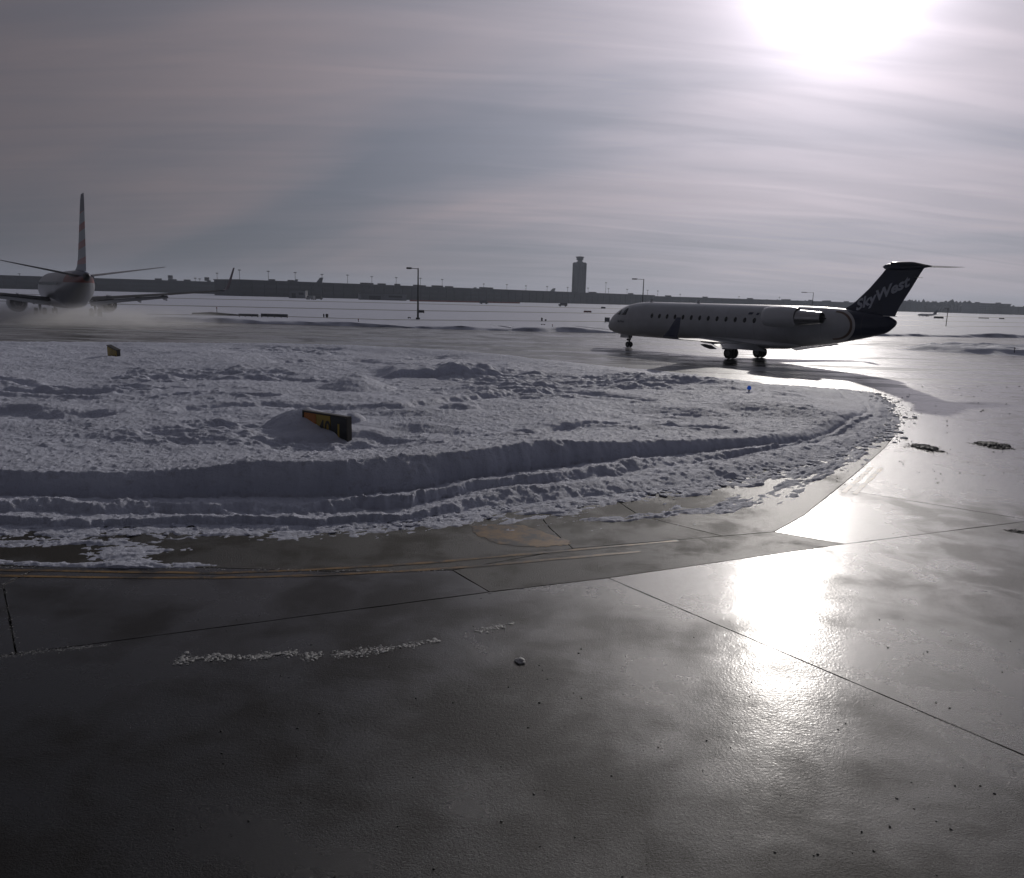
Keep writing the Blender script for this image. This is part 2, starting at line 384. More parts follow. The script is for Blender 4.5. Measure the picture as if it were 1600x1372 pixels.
F2 = line(ext([(-100, 799), (0, 800), (300, 800), (600, 794), (700, 776), (800, 756), (900, 747), (1000, 734), (1100, 720), (1200, 701), (1285, 685), (1340, 663), (1362, 647), (1366, 636), (1358, 625), (1340, 618)], 799), .07, .97)
C2 = line(ext([(-100, 783), (0, 784), (300, 786), (600, 782), (700, 766), (800, 746), (900, 734), (1000, 719), (1100, 709), (1200, 697), (1280, 682), (1333, 660), (1356, 645), (1360, 636), (1350, 626), (1330, 619)], 783), .17, .955)
FW = line(ext([(-100, 774), (0, 774), (300, 776), (600, 771), (700, 757), (800, 738), (900, 725), (1000, 714), (1150, 699), (1250, 688), (1325, 659), (1350, 643), (1354, 636), (1344, 627), (1320, 620)], 773), .1, .94)
CW = line(ext([(-100, 733), (0, 733, .51), (200, 737, .48), (300, 731, .55), (400, 722, .65), (550, 714, .73), (740, 702, .66), (850, 689, .64), (1000, 688, .45), (1150, 685, .32), (1240, 675, .3), (1305, 652, .3), (1335, 640), (1340, 634), (1330, 628), (1300, 621)], 734), .52, .90)
OB = line(ext([(-100, 883), (0, 884), (330, 888), (520, 893), (707, 891), (895, 857), (1210, 831), (1300, 770), (1382, 700), (1404, 672), (1400, 648), (1390, 625), (1376, 614)], 880), 0, 1.03)
NU, NV = 1050, 800
us = np.linspace(-1.15, .66, NU); vs_ = np.exp(np.linspace(math.log(9.6), math.log(64), NV))
U, V = np.meshgrid(us, vs_); X = U*V; Y = V.copy()
def height(X, Y):
    dxx, dyy = X-Cn[0], Y-Cn[1]; an = np.arctan2(dyy, dxx); rh = np.hypot(dxx, dyy)
    gx = lambda L_: np.interp(an, *L_)
    rag = fbm(X*1.6, Y*1.6, 4, 50, .6)*.13; rag2 = fbm(X*.5, Y*.5, 2, 61)*.22; rag3 = fbm(X*6, Y*6, 3, 66)*.04
    RF3 = gx(F3)+rag*.9+rag3; RC3 = gx(C3)+rag+rag3; RF2 = gx(F2)+rag*.8+rag3; RC2 = gx(C2)+rag*1.1+rag3; RFW = gx(FW)+rag*.4; RCW = gx(CW)+rag*.6+rag2*.25+rag3*.5
    RCW = np.minimum(RCW, RFW-.16); RFW = np.minimum(RFW, RC2-.06); RC2 = np.minimum(RC2, RF2-.05); RF2 = np.minimum(RF2, RC3-.05); RC3 = np.minimum(RC3, RF3-.05)
    # heights of each line vary along its run
    c3 = .16-.05*ss(X/Y, .1, .4)+fbm(X*.4, Y*.4, 3, 71)*.07; c2 = .20-.05*ss(X/Y, .1, .4)+fbm(X*.5, Y*.5, 3, 72)*.06; f2 = .05+fbm(X*.6, Y*.6, 2, 73)*.03
    cw = np.interp(X/Y, [-.69, -.51, -.43, -.34, -.215, -.047, .044, .17, .30, .45], [.51, .48, .55, .65, .73, .66, .62, .45, .33, .26])+fbm(X*.35, Y*.35, 3, 74)*.03; fwz = .09
    inner = .37+fbm(X*.13, Y*.13, 3, 75)*.14+fbm(X*.55, Y*.8, 4, 76)*.05
    z = np.full_like(X, -.06)
    def seg(z, r0, r1, z0, z1, p=1.0):     # from outer line r0 to inner line r1
        t = np.clip((r0-rh)/np.maximum(r0-r1, .02), 0, 1); m_ = (rh <= r0) & (rh > r1)
        return np.where(m_, z0+(z1-z0)*t**p, z)
    z = seg(z, RF3, RC3, 0, c3, .75); z = seg(z, RC3, RF2, c3, f2, 1.2); z = seg(z, RF2, RC2, f2, c2, .7)
    z = seg(z, RC2, RFW, c2, fwz, 1.0); z = seg(z, RFW, RCW, fwz, cw, .45)
    dep = RCW-rh
    z = np.where(dep > 0, cw + (inner-cw)*ss(dep, 0, 3.2), z)
    ins = ss(RF3-rh, -.02, .10)                                                    # inside the snow
    # crusty ploughed texture: clods, wind crust
    near = 1.0
    cl_ = fbm(X*3.1, Y*3.1, 3, 81, .6); cl2 = fbm(X*9, Y*9, 3, 82, .6)
    rough = .010*cl_ + .007*cl2 + .008*fbm(X*24, Y*24, 2, 84) + .02*np.maximum(cl2-.42, 0) + .03*np.maximum(cl_-.5, 0)*ss(fbm(X*.3, Y*.3, 2, 85), -.1, .5)
    wallf = ss(RFW-rh, 0, .1)*ss(rh-RCW, 0, .15)                                   # the cut wall is smoother
    z = z + ins*rough*(1-.65*wallf)
    # drift lumps, darker hollows in the middle of the island
    msk = ss(fbm(X*.16, Y*.22, 3, 90), .0, .5)*ss(dep, .5, 3)
    z = z + msk*(.10*fbm(X*1.1, Y*2.2, 4, 91, .6))
    # features: a mound, an older cut bank behind it, tyre grooves on the left, ridge lines
    def bump(px, py, rx, ry, hgt, rot=0, pw=1.0):
        c = G(px, py, .35)[:2]; a_ = R(rot); ux = (X-c[0])*math.cos(a_)+(Y-c[1])*math.sin(a_); uy = -(X-c[0])*math.sin(a_)+(Y-c[1])*math.cos(a_)
        q = np.sqrt((ux/rx)**2+(uy/ry)**2); return hgt*np.clip(1-q, 0, 1)**pw
    sc_ = G(515, 668, .4)[:2]; wq = np.exp(-(((X-sc_[0])/1.6)**2+((Y-sc_[1])/1.3)**2)**2); z = z*(1-wq)+(.50+.3*(z-.38))*wq
    z = z + bump(557, 604, 1.5, 1.6, .52, 0, .9)
    z = z + bump(480, 668, 1.15, .8, .40, -12, .8) + bump(553, 664, .30, .40, .22, 0, .5) + bump(1150, 640, 3.5, 1.5, .25) + bump(1240, 640, 2.5, 3, .2, 30)
    z = z + bump(940, 668, 2.2, .7, .22, 8) + bump(650, 668, 2.2, .6, .16) + bump(1060, 602, 3.6, 2, .3, -8) + bump(640, 582, 4.0, 1.2, .12) 
    # old cut bank (px 620-765, y 577-595): snow stands higher behind its face
    a1, a2 = G(612, 594, .2)[:2], G(775, 592, .2)[:2]; dd = (a2-a1)/np.linalg.norm(a2-a1); nn = np.array([-dd[1], dd[0]])
    sx = ((X-a1[0])*dd[0]+(Y-a1[1])*dd[1])/np.linalg.norm(a2-a1); sy = (X-a1[0])*nn[0]+(Y-a1[1])*nn[1] + fbm(X*1.2, Y*1.2, 2, 95)*.15
    z = z + .38*ss(sx, -.12, .1)*(1-ss(sx, .95, 1.1))*ss(sy, 0, .25)*(1-ss(sy, .5, 4.5))
    # the hollow below the wall of the sign drift
    # wheel tracks on the left
    for tr, wd, dp in (([(-260, 573), (-100, 584), (0, 590), (60, 600), (140, 609), (220, 613)], .28, .22), ([(-260, 600), (-100, 604), (0, 607), (80, 612), (150, 618)], .28, .2),
                   ([(250, 620), (330, 617), (420, 623)], .2, .12), ([(300, 640), (420, 634), (560, 640), (700, 642)], .45, .1), ([(430, 690), (560, 682), (700, 694), (800, 684)], .35, .08),
                   ([(640, 640), (760, 622), (900, 612), (1000, 625)], .5, .13), ([(820, 690), (900, 672), (1010, 664), (1120, 668)], .3, .1), ([(450, 566), (560, 563), (640, 573)], .8, .12),
                   ([(560, 700), (620, 702), (680, 699)], .25, .14), ([(0, 640), (60, 655), (130, 652)], .7, .15)):
        pp = [G(x, y, .35)[:2] for x, y in tr]; best = np.full_like(X, 9.)
        for a, b in zip(pp, pp[1:]):
            ab = b-a; t = np.clip(((X-a[0])*ab[0]+(Y-a[1])*ab[1])/(ab@ab), 0, 1)
            best = np.minimum(best, np.hypot(X-a[0]-ab[0]*t, Y-a[1]-ab[1]*t))
        best = best + fbm(X*1.5, Y*1.5, 3, 97)*.15
        z = z - dp*(1-ss(best, wd*.5, wd*1.2))*ins + dp*.4*np.exp(-((best-wd*1.7)/(wd*.6))**2)*ins
    # ---- slush beyond the foot: thin, patchy, streaked along the plough line
    ROB = gx(OB); uu = np.clip((rh-RF3)/np.maximum(ROB-RF3, .05), -1, 2)
    along = an*17; dist = rh-RF3
    # picture columns of the place: measured as direction from the window
    az = X/Y
    leftness = 1-ss(az, -.62, -.28); 
    st = fbm(along*.9+dist*.1, dist*7, 4, 101, .6); st2 = fbm(X*7, Y*7, 3, 102, .6); st3 = fbm(X*1.1, Y*2.4, 3, 103)
    cover = np.zeros_like(X)-2.0
    cover = np.maximum(cover, 1.0*2.1*(1-ss(dist, .15, 1.15))-1.3-.4*ss(az, .0, .3))
    bandc = .45-.42*ss(az, -.58, -.2)                                              # tyre-trodden band merging into the foot to the right
    cover = np.maximum(cover, 2.1*np.exp(-((uu-bandc)/.13)**2)*(1-ss(az, -.5, -.3))-1.3)
    cover = np.maximum(cover, 2.1*np.exp(-((uu-.93)/.07)**2)*(1-ss(az, -.46, -.3))-1.3)
    cover = np.maximum(cover, 2.0*np.exp(-(((az+.52)/.07)**2))*ss(uu, .2, .4)-1.3)
    sn_ = fbm(along*.45, uu*8+an*3, 4, 140, .6)
    cover = np.maximum(cover, -1.3+ss(az, -.15, .12)*(1-ss(uu, .55, .95))*(1.15+1.9*sn_))
    
    tread = .006*np.sin(along*2*math.pi*.55+dist*9)*np.sin(dist*38)
    zs = (.026*cover + .013*st + .009*st2 + .004*fbm(X*19, Y*19, 3, 104, .65) + .009*st3 + tread*ss(cover, -.1, .2)) - .004
    zs = np.where(uu > .99, -.06, np.minimum(zs, .07))
    bs_ = ss(an, .0, .35)*(1-ss(an, 2.75, 3.1))
    z = np.where(rh < RF3, z*(1-(.78-.45*ss(an, .9, 1.5))*bs_*ss(rh/RF3, .70, .97)), z)
    z = np.where(rh > RF3, np.maximum(zs, -.06), np.maximum(z, zs*(1-ins)))
    # right part: hardly any snow behind the island beyond its outline
    backside = (an > .12) & (an < 3.0); out2 = rh > RF3+.25
    z = np.where(backside & out2, -.06, z)
    return z
Z = height(X, Y)
keep = (Z > -.03)
idx = np.arange(NU*NV).reshape(NV, NU)
q = np.stack([idx[:-1, :-1], idx[:-1, 1:], idx[1:, 1:], idx[1:, :-1]], -1).reshape(-1, 4)
kf = keep.ravel()[q].any(1); q = q[kf]
used, inv_ = np.unique(q, return_inverse=True); q = inv_.reshape(-1, 4)
co = np.stack([X.ravel(), Y.ravel(), Z.ravel()], -1)[used]
def npmesh(name, co, q):
    me = bpy.data.meshes.new(name); me.vertices.add(len(co)); me.vertices.foreach_set('co', co.astype(np.float32).ravel())
    me.loops.add(q.size); me.loops.foreach_set('vertex_index', q.astype(np.int32).ravel())
    me.polygons.add(len(q)); me.polygons.foreach_set('loop_start', np.arange(0, q.size, 4, dtype=np.int32)); me.polygons.foreach_set('loop_total', np.full(len(q), 4, np.int32))
    me.polygons.foreach_set('use_smooth', np.ones(len(q), bool)); me.update(calc_edges=True); me.validate(); return me
me = npmesh('ploughed_snow', co, q); me.materials.append(M_snow)
obj('ploughed_snow', None, None, me=me, kind='structure')
print('snow quads', len(q))

# clods and ice lumps -------------------------------------------------
ico = bmesh.new(); bmesh.ops.create_icosphere(ico, subdivisions=2, radius=1); IV = np.array([v.co[:] for v in ico.verts]); IF = [tuple(v.index for v in f.verts) for f in ico.faces]; ico.free()
ico = bmesh.new(); bmesh.ops.create_icosphere(ico, subdivisions=1, radius=1); IV1 = np.array([v.co[:] for v in ico.verts]); IF1 = [tuple(v.index for v in f.verts) for f in ico.faces]; ico.free()
def clod(mb, p, r_, flat=.7, fine_=False):
    V_ = (IV if fine_ else IV1).copy(); V_ *= (1+rng.uniform(-.3, .3, (len(V_), 1))); V_ *= np.array([rng.uniform(.7, 1.4), rng.uniform(.7, 1.4), flat])*r_
    a = rng.uniform(0, 6.28); c, s_ = math.cos(a), math.sin(a); V_ = V_@np.array([[c, s_, 0], [-s_, c, 0], [0, 0, 1]])
    mb.add(V_+np.array([p[0], p[1], p[2]+r_*flat*.5]), IF if fine_ else IF1)
M_ice = mat('slush_ice', (.36, .36, .35), .35, nvar=.25, nscale=30, bump=.01, bscale=60)
M_dirty = mat('dirty_slush', (.06, .058, .056), .6, spec=.4, nvar=.5, nscale=20, bump=.01, bscale=50)
def windrow(name, path, wd, cnt, r0, r1, mt):
    mb = MB(); P_ = [G(*p) for p in path]; L_ = [np.linalg.norm(b-a) for a, b in zip(P_, P_[1:])]; T = sum(L_)
    for i in range(cnt):
        d = rng.uniform(0, T); k = 0
        while d > L_[k] and k < len(L_)-1: d -= L_[k]; k += 1
        a, b = P_[k], P_[k+1]; p = a+(b-a)*(d/L_[k]); t = (b-a)/L_[k]
        f_ = float(vn(np.array([p[0]*9.]), np.array([p[1]*9.]), 7)[0])
        if f_ < -.12 and rng.rand() < .75: continue
        p = p+np.array([-t[1], t[0], 0])*rng.normal(0, wd*(1+f_*1.6))+t*rng.normal(0, .02); clod(mb, p, r0+(r1-r0)*rng.rand()**5, .34)
    return obj(name, mb, mt, kind='stuff')
windrow('slush_clods', [(272, 1033), (330, 1027), (400, 1027), (440, 1020), (498, 1026)], .042, 2000, .003, .022, M_ice)
windrow('slush_clods', [(520, 1024), (580, 1017), (640, 1009), (682, 1001)], .034, 1200, .003, .020, M_ice)
windrow('slush_clods', [(748, 986), (775, 981), (805, 973)], .03, 500, .0035, .018, M_ice)
windrow('slush_clods', [(0, 1026), (60, 1018), (170, 1008)], .02, 500, .003, .009, M_ice)
windrow('slush_clods', [(5, 912), (14, 965), (27, 1016)], .012, 160, .004, .009, M_ice)
windrow('slush_clods', [(5, 912), (30, 900), (62, 887)], .010, 90, .004, .009, M_ice)
windrow('slush_clods', [(-100, 887), (150, 886), (330, 889), (520, 892), (700, 892)], .035, 900, .004, .014, M_ice)
def lumps(path, wd, cnt, r0, r1, zb=0.0):
    windrow('snow_chunks', path, wd, cnt, r0, r1, M_snow)
lumps([(-60, 824), (0, 824), (300, 823), (600, 817), (700, 805), (800, 791), (900, 783), (1000, 773)], .16, 2400, .008, .085)
lumps([(1000, 773), (1100, 758), (1200, 738), (1300, 715), (1352, 693), (1385, 667)], .22, 2000, .010, .10)
lumps([(1385, 667), (1387, 645), (1376, 625), (1362, 614)], .35, 700, .015, .10)
def heap(c, rx, ry, cnt, r0, r1, mt, label):
    mb = MB(); p0 = G(*c)
    for i in range(cnt):
        a = rng.uniform(0, 6.28); q_ = math.sqrt(rng.rand())*(.62+.5*abs(math.sin(a*1.5+c[0]))+.25*math.sin(a*5)); clod(mb, p0+np.array([rx*q_*math.cos(a), ry*q_*math.sin(a), -.01]), (r0+(r1-r0)*rng.rand()**2)*max(.25, 1.2-q_*.8), .6)
    return obj('slush_heap', mb, mt, kind='stuff')
heap((1446, 700), .40, .6, 420, .03, .10, M_dirty, 'dark heap of dirty slush on wet taxiway just past the ploughed snow tip')
heap((1553, 696), .50, .6, 480, .03, .10, M_dirty, 'wide dark slush heap near the right edge, right of the heap by the snow tip')
heap((1590, 830), .24, .16, 200, .015, .045, M_dirty, 'small dark slush heap at the very right edge, lowest of the dark heaps')
mb = MB(); clod(mb, G(813, 1034), .052, .42, True)
tag(obj('ice_lump', mb, M_ice), 'lone pale grey lump of ice on the dark concrete near the slush crumbs', 'ice lump')
mb = MB()
for i in range(150):
    x, y = rng.uniform(250, 1600), rng.uniform(960, 1372)
    clod(mb, G(x, y), rng.uniform(.003, .010), .6)
obj('grit', mb, M_dirty, kind='stuff')
mb = MB()
for i in range(260):
    x, y = rng.uniform(1200, 1600), rng.uniform(600, 760)
    if rng.rand() < .4: x, y = rng.uniform(1290, 1420), rng.uniform(640, 730)
    p = G(x, y); 
    if x > 1405 or y > 730: clod(mb, p, rng.uniform(.01, .03)*(p[1]/25), .6)
obj('slush_crumbs', mb, M_dirty, kind='stuff')

# ------------------------------------------------------------------ far airfield: banks, roads, terminal, tower
bk = []
Bp = [b[:2] for b in BANK]; Q = []
for a, b in zip(Bp, Bp[1:]):
    k = max(2, int(np.linalg.norm(b-a)/.35)); Q += [a+(b-a)*i/k for i in range(k)]
Q = np.array(Q); dQ = np.gradient(Q, axis=0); dQ /= np.linalg.norm(dQ, axis=1)[:, None]; nQ = np.stack([-dQ[:, 1], dQ[:, 0]], -1)
prof = [(-.6, -.10), (-.35, -.02), (0, .16), (.25, .30), (.5, .36), (1.2, .33), (2.5, .25), (5, .18), (9, .12), (14, .05), (22, -.03), (30, -.12)]
rows = []
for i, (d, z) in enumerate(prof):
    jx = fbm(Q[:, 0]*.35, Q[:, 1]*.35+i*.15, 4, 120+0)*.7*(1 if d < 3 else .4)
    hz_ = z*(1+fbm(Q[:, 0]*.12+i*.1, Q[:, 1]*.12, 4, 130)*.9) if z > 0 else np.full(len(Q), z)
    p = Q+nQ*(d+jx)[:, None]; rows.append(np.column_stack([p, hz_]))
gr = np.array(rows); nR, nC = gr.shape[:2]; ix = np.arange(nR*nC).reshape(nR, nC)
qq = np.stack([ix[:-1, :-1], ix[:-1, 1:], ix[1:, 1:], ix[1:, :-1]], -1).reshape(-1, 4)
me = npmesh('snow_bank', gr.reshape(-1, 3), qq); me.materials.append(M_snow); obj('snow_bank', None, None, me=me, kind='structure')

# small snow island at the right edge
def mound(name, cpx, rx, ry, hgt, rot, mt, n1=90, n2=50, seed=5):
    c = G(*cpx); th_ = np.linspace(0, 2*math.pi, n1, endpoint=False); rr = np.linspace(0, 1.05, n2); T_, Rr = np.meshgrid(th_, rr)
    k = 1+fbm(np.cos(T_)*1.8+seed, np.sin(T_)*1.8, 3, seed)*.25; x = np.cos(T_)*Rr*rx*k; y = np.sin(T_)*Rr*ry*k; a = R(rot)
    Xm = c[0]+x*math.cos(a)-y*math.sin(a); Ym = c[1]+x*math.sin(a)+y*math.cos(a)
    Zm = hgt*(1-ss(Rr, .78, 1.0))+fbm(Xm*.8, Ym*.8, 4, seed+3)*.12*(1-ss(Rr, .85, 1.0))-.03*(Rr > 1)-.004+hgt*.35*np.exp(-((Rr-.8)/.07)**2)
    ix = np.arange(n1*n2).reshape(n2, n1); q_ = np.stack([ix[:-1], np.roll(ix[:-1], -1, 1), np.roll(ix[1:], -1, 1), ix[1:]], -1).reshape(-1, 4)
    me = npmesh(name, np.stack([Xm.ravel(), Ym.ravel(), Zm.ravel()], -1), q_); me.materials.append(mt); return obj(name, None, None, me=me, kind='structure')
mound('snow_patch', (1660, 552), 15, 8.5, .35, -8, M_snow, 160, 60)

M_road = mat('ploughed_road', (.10, .10, .105), .5, nvar=.4, nscale=.15)
def road(path, hw):
    P_ = [G(x, y, -.08)[:2] for x, y in path]; mb = MB(); vs = []
    for i, p in enumerate(P_):
        d = P_[min(i+1, len(P_)-1)]-P_[max(i-1, 0)]; d /= np.linalg.norm(d); n_ = np.array([-d[1], d[0]])
        for s_ in (-1, 1): vs.append((*(p+n_*s_*hw), -.08))
    mb.add(vs, [(2*i, 2*i+2, 2*i+3, 2*i+1) for i in range(len(P_)-1)]); return obj('road', mb, M_road, kind='structure')
road([(-300, 451), (230, 465), (630, 474), (1000, 483.5), (1400, 493), (1700, 499)], 11)
road([(-200, 465), (230, 476.5), (630, 485), (1000, 490.5), (1400, 500), (1700, 507)], 4.5)
road([(230, 491), (430, 494), (600, 499.5), (1000, 503), (1400, 508.5), (1700, 512)], 1.6)

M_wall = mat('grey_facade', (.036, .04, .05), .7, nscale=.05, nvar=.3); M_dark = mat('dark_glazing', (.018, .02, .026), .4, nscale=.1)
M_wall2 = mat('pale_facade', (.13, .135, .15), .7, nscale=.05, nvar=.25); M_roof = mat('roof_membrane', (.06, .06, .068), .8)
def block(name, label, cat, a, b, depth, hgt, storeys, mullion, wallm=M_wall, seed=1):
    """long building whose front runs a -> b (ground points); bands of glazing with piers"""
    a, b = np.array(a[:2]), np.array(b[:2]); L_ = np.linalg.norm(b-a); rz = math.atan2(b[1]-a[1], b[0]-a[0])
    t = thing(name, label, cat, (a[0], a[1], -.09), rz); r_ = random.Random(seed)
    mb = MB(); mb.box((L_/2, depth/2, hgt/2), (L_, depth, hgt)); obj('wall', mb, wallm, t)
    mb = MB(); mb.box((L_/2, depth/2-.3, hgt+.35), (L_+1, depth+1, .7)); obj('roof', mb, M_roof, t)
    sh = hgt/storeys
    for k in range(storeys):
        mb = MB(); x = 2.
        while x < L_-6:
            w_ = r_.choice([18, 30, 45, 60]); w_ = min(w_, L_-2-x)
            if w_ < 3: break
            mb.box((x+w_/2, -.06, sh*(k+.55)), (w_, .3, sh*.5)); x += w_+r_.choice([3, 4, 9])
        obj('window', mb, M_dark, t, kind='stuff')
    mb = MB(); x = 0
    while x < L_: mb.box((x, -.25, hgt/2), (.7, .5, hgt)); x += mullion
    obj('pier', mb, wallm, t, kind='stuff')
    mb = MB()
    for k in range(int(L_/35)):
        x = r_.uniform(5, L_-5); w_ = r_.uniform(3, 9); mb.box((x, depth*.5, hgt+.7+.8), (w_, 5, r_.uniform(1.0, 2.0)))
    obj('rooftop_unit', mb, M_roof, t, kind='stuff')
    return t
def gp(px, D): p = AT(px, HZ(px), D); return p[:2]
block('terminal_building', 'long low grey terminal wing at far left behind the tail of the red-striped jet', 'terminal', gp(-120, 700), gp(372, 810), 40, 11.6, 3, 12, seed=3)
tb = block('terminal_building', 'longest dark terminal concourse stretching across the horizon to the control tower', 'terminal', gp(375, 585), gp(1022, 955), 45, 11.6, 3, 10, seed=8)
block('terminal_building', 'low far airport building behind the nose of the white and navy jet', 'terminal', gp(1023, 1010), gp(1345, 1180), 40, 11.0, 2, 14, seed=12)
block('hotel', 'flat-topped pale hotel block on the horizon near the right edge', 'hotel', gp(1528, 1150), gp(1578, 1190), 25, 15.0, 5, 6, M_wall2, seed=2)
block('warehouse', 'long low warehouse on the right horizon left of the hotel', 'warehouse', gp(1405, 1180), gp(1500, 1240), 40, 14.5, 2, 12, seed=4)
block('warehouse', 'low dark warehouse at the right edge of the horizon beyond the hotel', 'warehouse', gp(1582, 1150), gp(1680, 1200), 40, 11, 2, 12, seed=5)
def on_front(px, D, w_, d_, h_, name, label, cat, m_, rz=.0, parts=None):
    p = gp(px, D); t = thing(name, label, cat, (p[0], p[1], -.09), rz); mb = MB(); mb.box((0, 0, h_/2), (w_, d_, h_)); obj('wall', mb, m_, t)
    mb = MB(); mb.box((0, 0, h_+.15), (w_+.6, d_+.6, .3)); obj('roof', mb, M_roof, t)
    mb = MB(); mb.box((-w_*.2, -d_/2-.03, h_*.35), (w_*.25, .1, h_*.6)); obj('door', mb, M_dark, t)
    mb = MB(); mb.box((w_*.25, -d_/2-.03, h_*.6), (w_*.3, .1, h_*.3)); obj('window', mb, M_dark, t)
    return t
on_front(466, 520, 11, 6, 5.0, 'service_building', 'small pale service building on the snow in front of the long concourse', 'building', M_wall2)
on_front(598, 560, 34, 6, 4.5, 'service_building', 'wide low pale annex below the long concourse left of the tall lamp', 'building', M_wall2, .5)

# woods on the horizon
M_wood = mat('bare_woods', (.045, .045, .05), .9, nvar=.4, nscale=.05)
mb = MB()
for i in range(900):
    px = rng.uniform(1180, 1750); D_ = rng.uniform(1200, 1500); p = gp(px, D_)
    h_ = rng.uniform(5, 10)*(1.25 if 1340 < px < 1520 else .85); V_ = IV1*np.array([rng.uniform(6, 11), rng.uniform(5, 8), h_])*(1+rng.uniform(-.25, .25, (len(IV1), 1))); mb.add(V_+np.array([p[0], p[1], h_*.55]), IF1)
for i in range(500):
    px = rng.uniform(-160, 1180); D_ = rng.uniform(1400, 1700); p = gp(px, D_)
    h_ = rng.uniform(4, 8); V_ = IV1*np.array([rng.uniform(8, 14), 6, h_])*(1+rng.uniform(-.25, .25, (len(IV1), 1))); mb.add(V_+np.array([p[0], p[1], h_*.55]), IF1)
obj('distant_woods', mb, M_wood, kind='stuff')

# control tower
M_conc2 = mat('tower_concrete', (.10, .10, .11), .75, nscale=.3, nvar=.15); M_tdark = mat('tower_cladding', (.04, .042, .05), .6)
tp = gp(903.5, 980); t = thing('control_tower', 'tall grey control tower with a flared glass cab rising above the terminal roof', 'control tower', (tp[0], tp[1], -.09), R(38)); t.scale = (.86, .86, 1.0)
mb = MB(); mb.box((0, 0, 25), (12.6, 12.6, 50.)); obj('shaft', mb, M_conc2, t)
for sx_, sy_ in ((-1, -1), (1, -1), (1, 1), (-1, 1)):
    mb = MB(); mb.box((sx_*6.1, sy_*6.1, 24.6), (2.2, 2.2, 49.2)); obj('corner_pier', mb, M_tdark, t)
for k in range(4):
    a = k*math.pi/2
    for j in (-1, 0, 1):
        mb = MB(); mb.box((math.sin(a)*6.36+math.cos(a)*j*2.8, -math.cos(a)*6.36+math.sin(a)*j*2.8, 24), (.9, .12, 44), a); obj('window_strip', mb, M_dark, t)
mb = MB(); mb.turned((0, 0, 50), (0, 0, 1), [(0, 4.6), (1.2, 4.6), (1.2, 3.2), (2.6, 3.0)], 8); obj('neck', mb, M_conc2, t)
mb = MB(); mb.turned((0, 0, 52.6), (0, 0, 1), [(0, 5.0), (.9, 5.4), (1.0, 5.2)], 16); obj('gallery', mb, M_tdark, t)
cab = MB(); cab.turned((0, 0, 53.6), (0, 0, 1), [(0, 4.4), (2.6, 5.7)], 16); cb = obj('cab', cab, M_dark, t)
mb = MB(); mb.turned((0, 0, 56.2), (0, 0, 1), [(0, 6.2), (.5, 6.3), (.8, 5.6), (1.1, 3)], 16); obj('cab_roof', mb, M_tdark, t)
mb = MB(); mb.tube([(1, 0, 57.2), (1, 0, 60)], .12, 6); obj('antenna', mb, M_tdark, t)

# high masts along the terminal
M_mast = mat('galvanised_steel', (.16, .165, .17), .5, metal=.3)
masts = [(30, 427, 0), (266, 430, 1), (305, 434, 0), (312, 435, 0), (323, 433, 1), (339, 426, 0), (374, 421, 0), (419, 423, 0), (461, 425, 0), (503, 428, 0), (543, 429, 0), (581, 431.5, 0), (619, 433, 0), (657, 434, 0), (691, 436, 0),
         (756, 443, 0), (792, 444, 0), (822, 446, 0), (855, 447, 0), (887, 448.5, 0), (919, 449.5, 0), (947, 441, 0), (951, 450.5, 0), (980, 451.5, 0), (1012, 453, 0), (1028, 454, 0), (1063, 459, 0), (1155, 463, 0), (1218, 464, 0)]
ordw = ['leftmost', 'second', 'third', 'fourth', 'fifth', 'sixth', 'seventh', 'eighth', 'ninth', 'tenth', 'eleventh', 'twelfth', 'thirteenth', 'fourteenth', 'fifteenth', 'sixteenth', 'seventeenth', 'eighteenth', 'nineteenth', 'twentieth',
        'twenty-first', 'twenty-second', 'twenty-third', 'twenty-fourth', 'twenty-fifth', 'twenty-sixth', 'twenty-seventh', 'twenty-eighth', 'rightmost']
for i, (px, py, big_) in enumerate(masts):
    D_ = 830 if px < 372 else (700+max(0, px-400)*.62)
    p = AT(px, py, D_); H_ = p[2]+.09
    t = thing('floodlight_mast', 'thin floodlight mast above the far terminal roofs, %s of the row counted from the left' % ordw[i], 'light mast', (p[0], p[1], -.09), 0, 'floodlight masts along the terminal')
    mb = MB(); mb.tube([(0, 0, 0), (0, 0, H_-.4)], [.34, .2], 6); obj('mast', mb, M_mast, t)
    mb = MB(); r0 = 2.6 if big_ else 1.5
    mb.turned((0, 0, H_-1.0-(3 if big_ else 0)), (0, 0, 1), [(0, r0*.6), (.35, r0), (.7+(3 if big_ else 0), r0), (.9+(3 if big_ else 0), r0*.4)], 8); obj('lamp_ring', mb, M_mast, t)

# street-type lamps standing in the snow
M_pole = mat('dark_painted_steel', (.035, .035, .04), .45)
def lamp(base, H_, arm, label, px_head=None):
    t = thing('taxiway_lamp', label, 'street lamp', (base[0], base[1], -.09), 0, 'tall lamps with a single arm')
    mb = MB(); mb.tube([(0, 0, 0), (0, 0, H_*.5), (0, 0, H_)], [.17, .13, .10], 10); obj('pole', mb, M_pole, t)
    mb = MB(); mb.turned((0, 0, 0), (0, 0, 1), [(0, .35), (.25, .35), (.3, .2)], 10); obj('base', mb, M_pole, t)
    mb = MB(); mb.tube([(0, 0, H_-.12), (-arm*.6, 0, H_-.05)], .06, 6); obj('arm', mb, M_pole, t)
    mb = MB(); hx = -arm*.6; hl = arm*.46
    rs = [[(hx-u, y_*w_, H_-.05+z_) for y_, z_ in ((-1, -.14), (1, -.14), (1, .06), (.6, .14), (-.6, .14), (-1, .06))] for u, w_ in ((0, .12), (.15, .3), (hl*.9, .3), (hl, .22))]
    mb.rings(rs); obj('lamp_head', mb, M_pole, t)
    return t
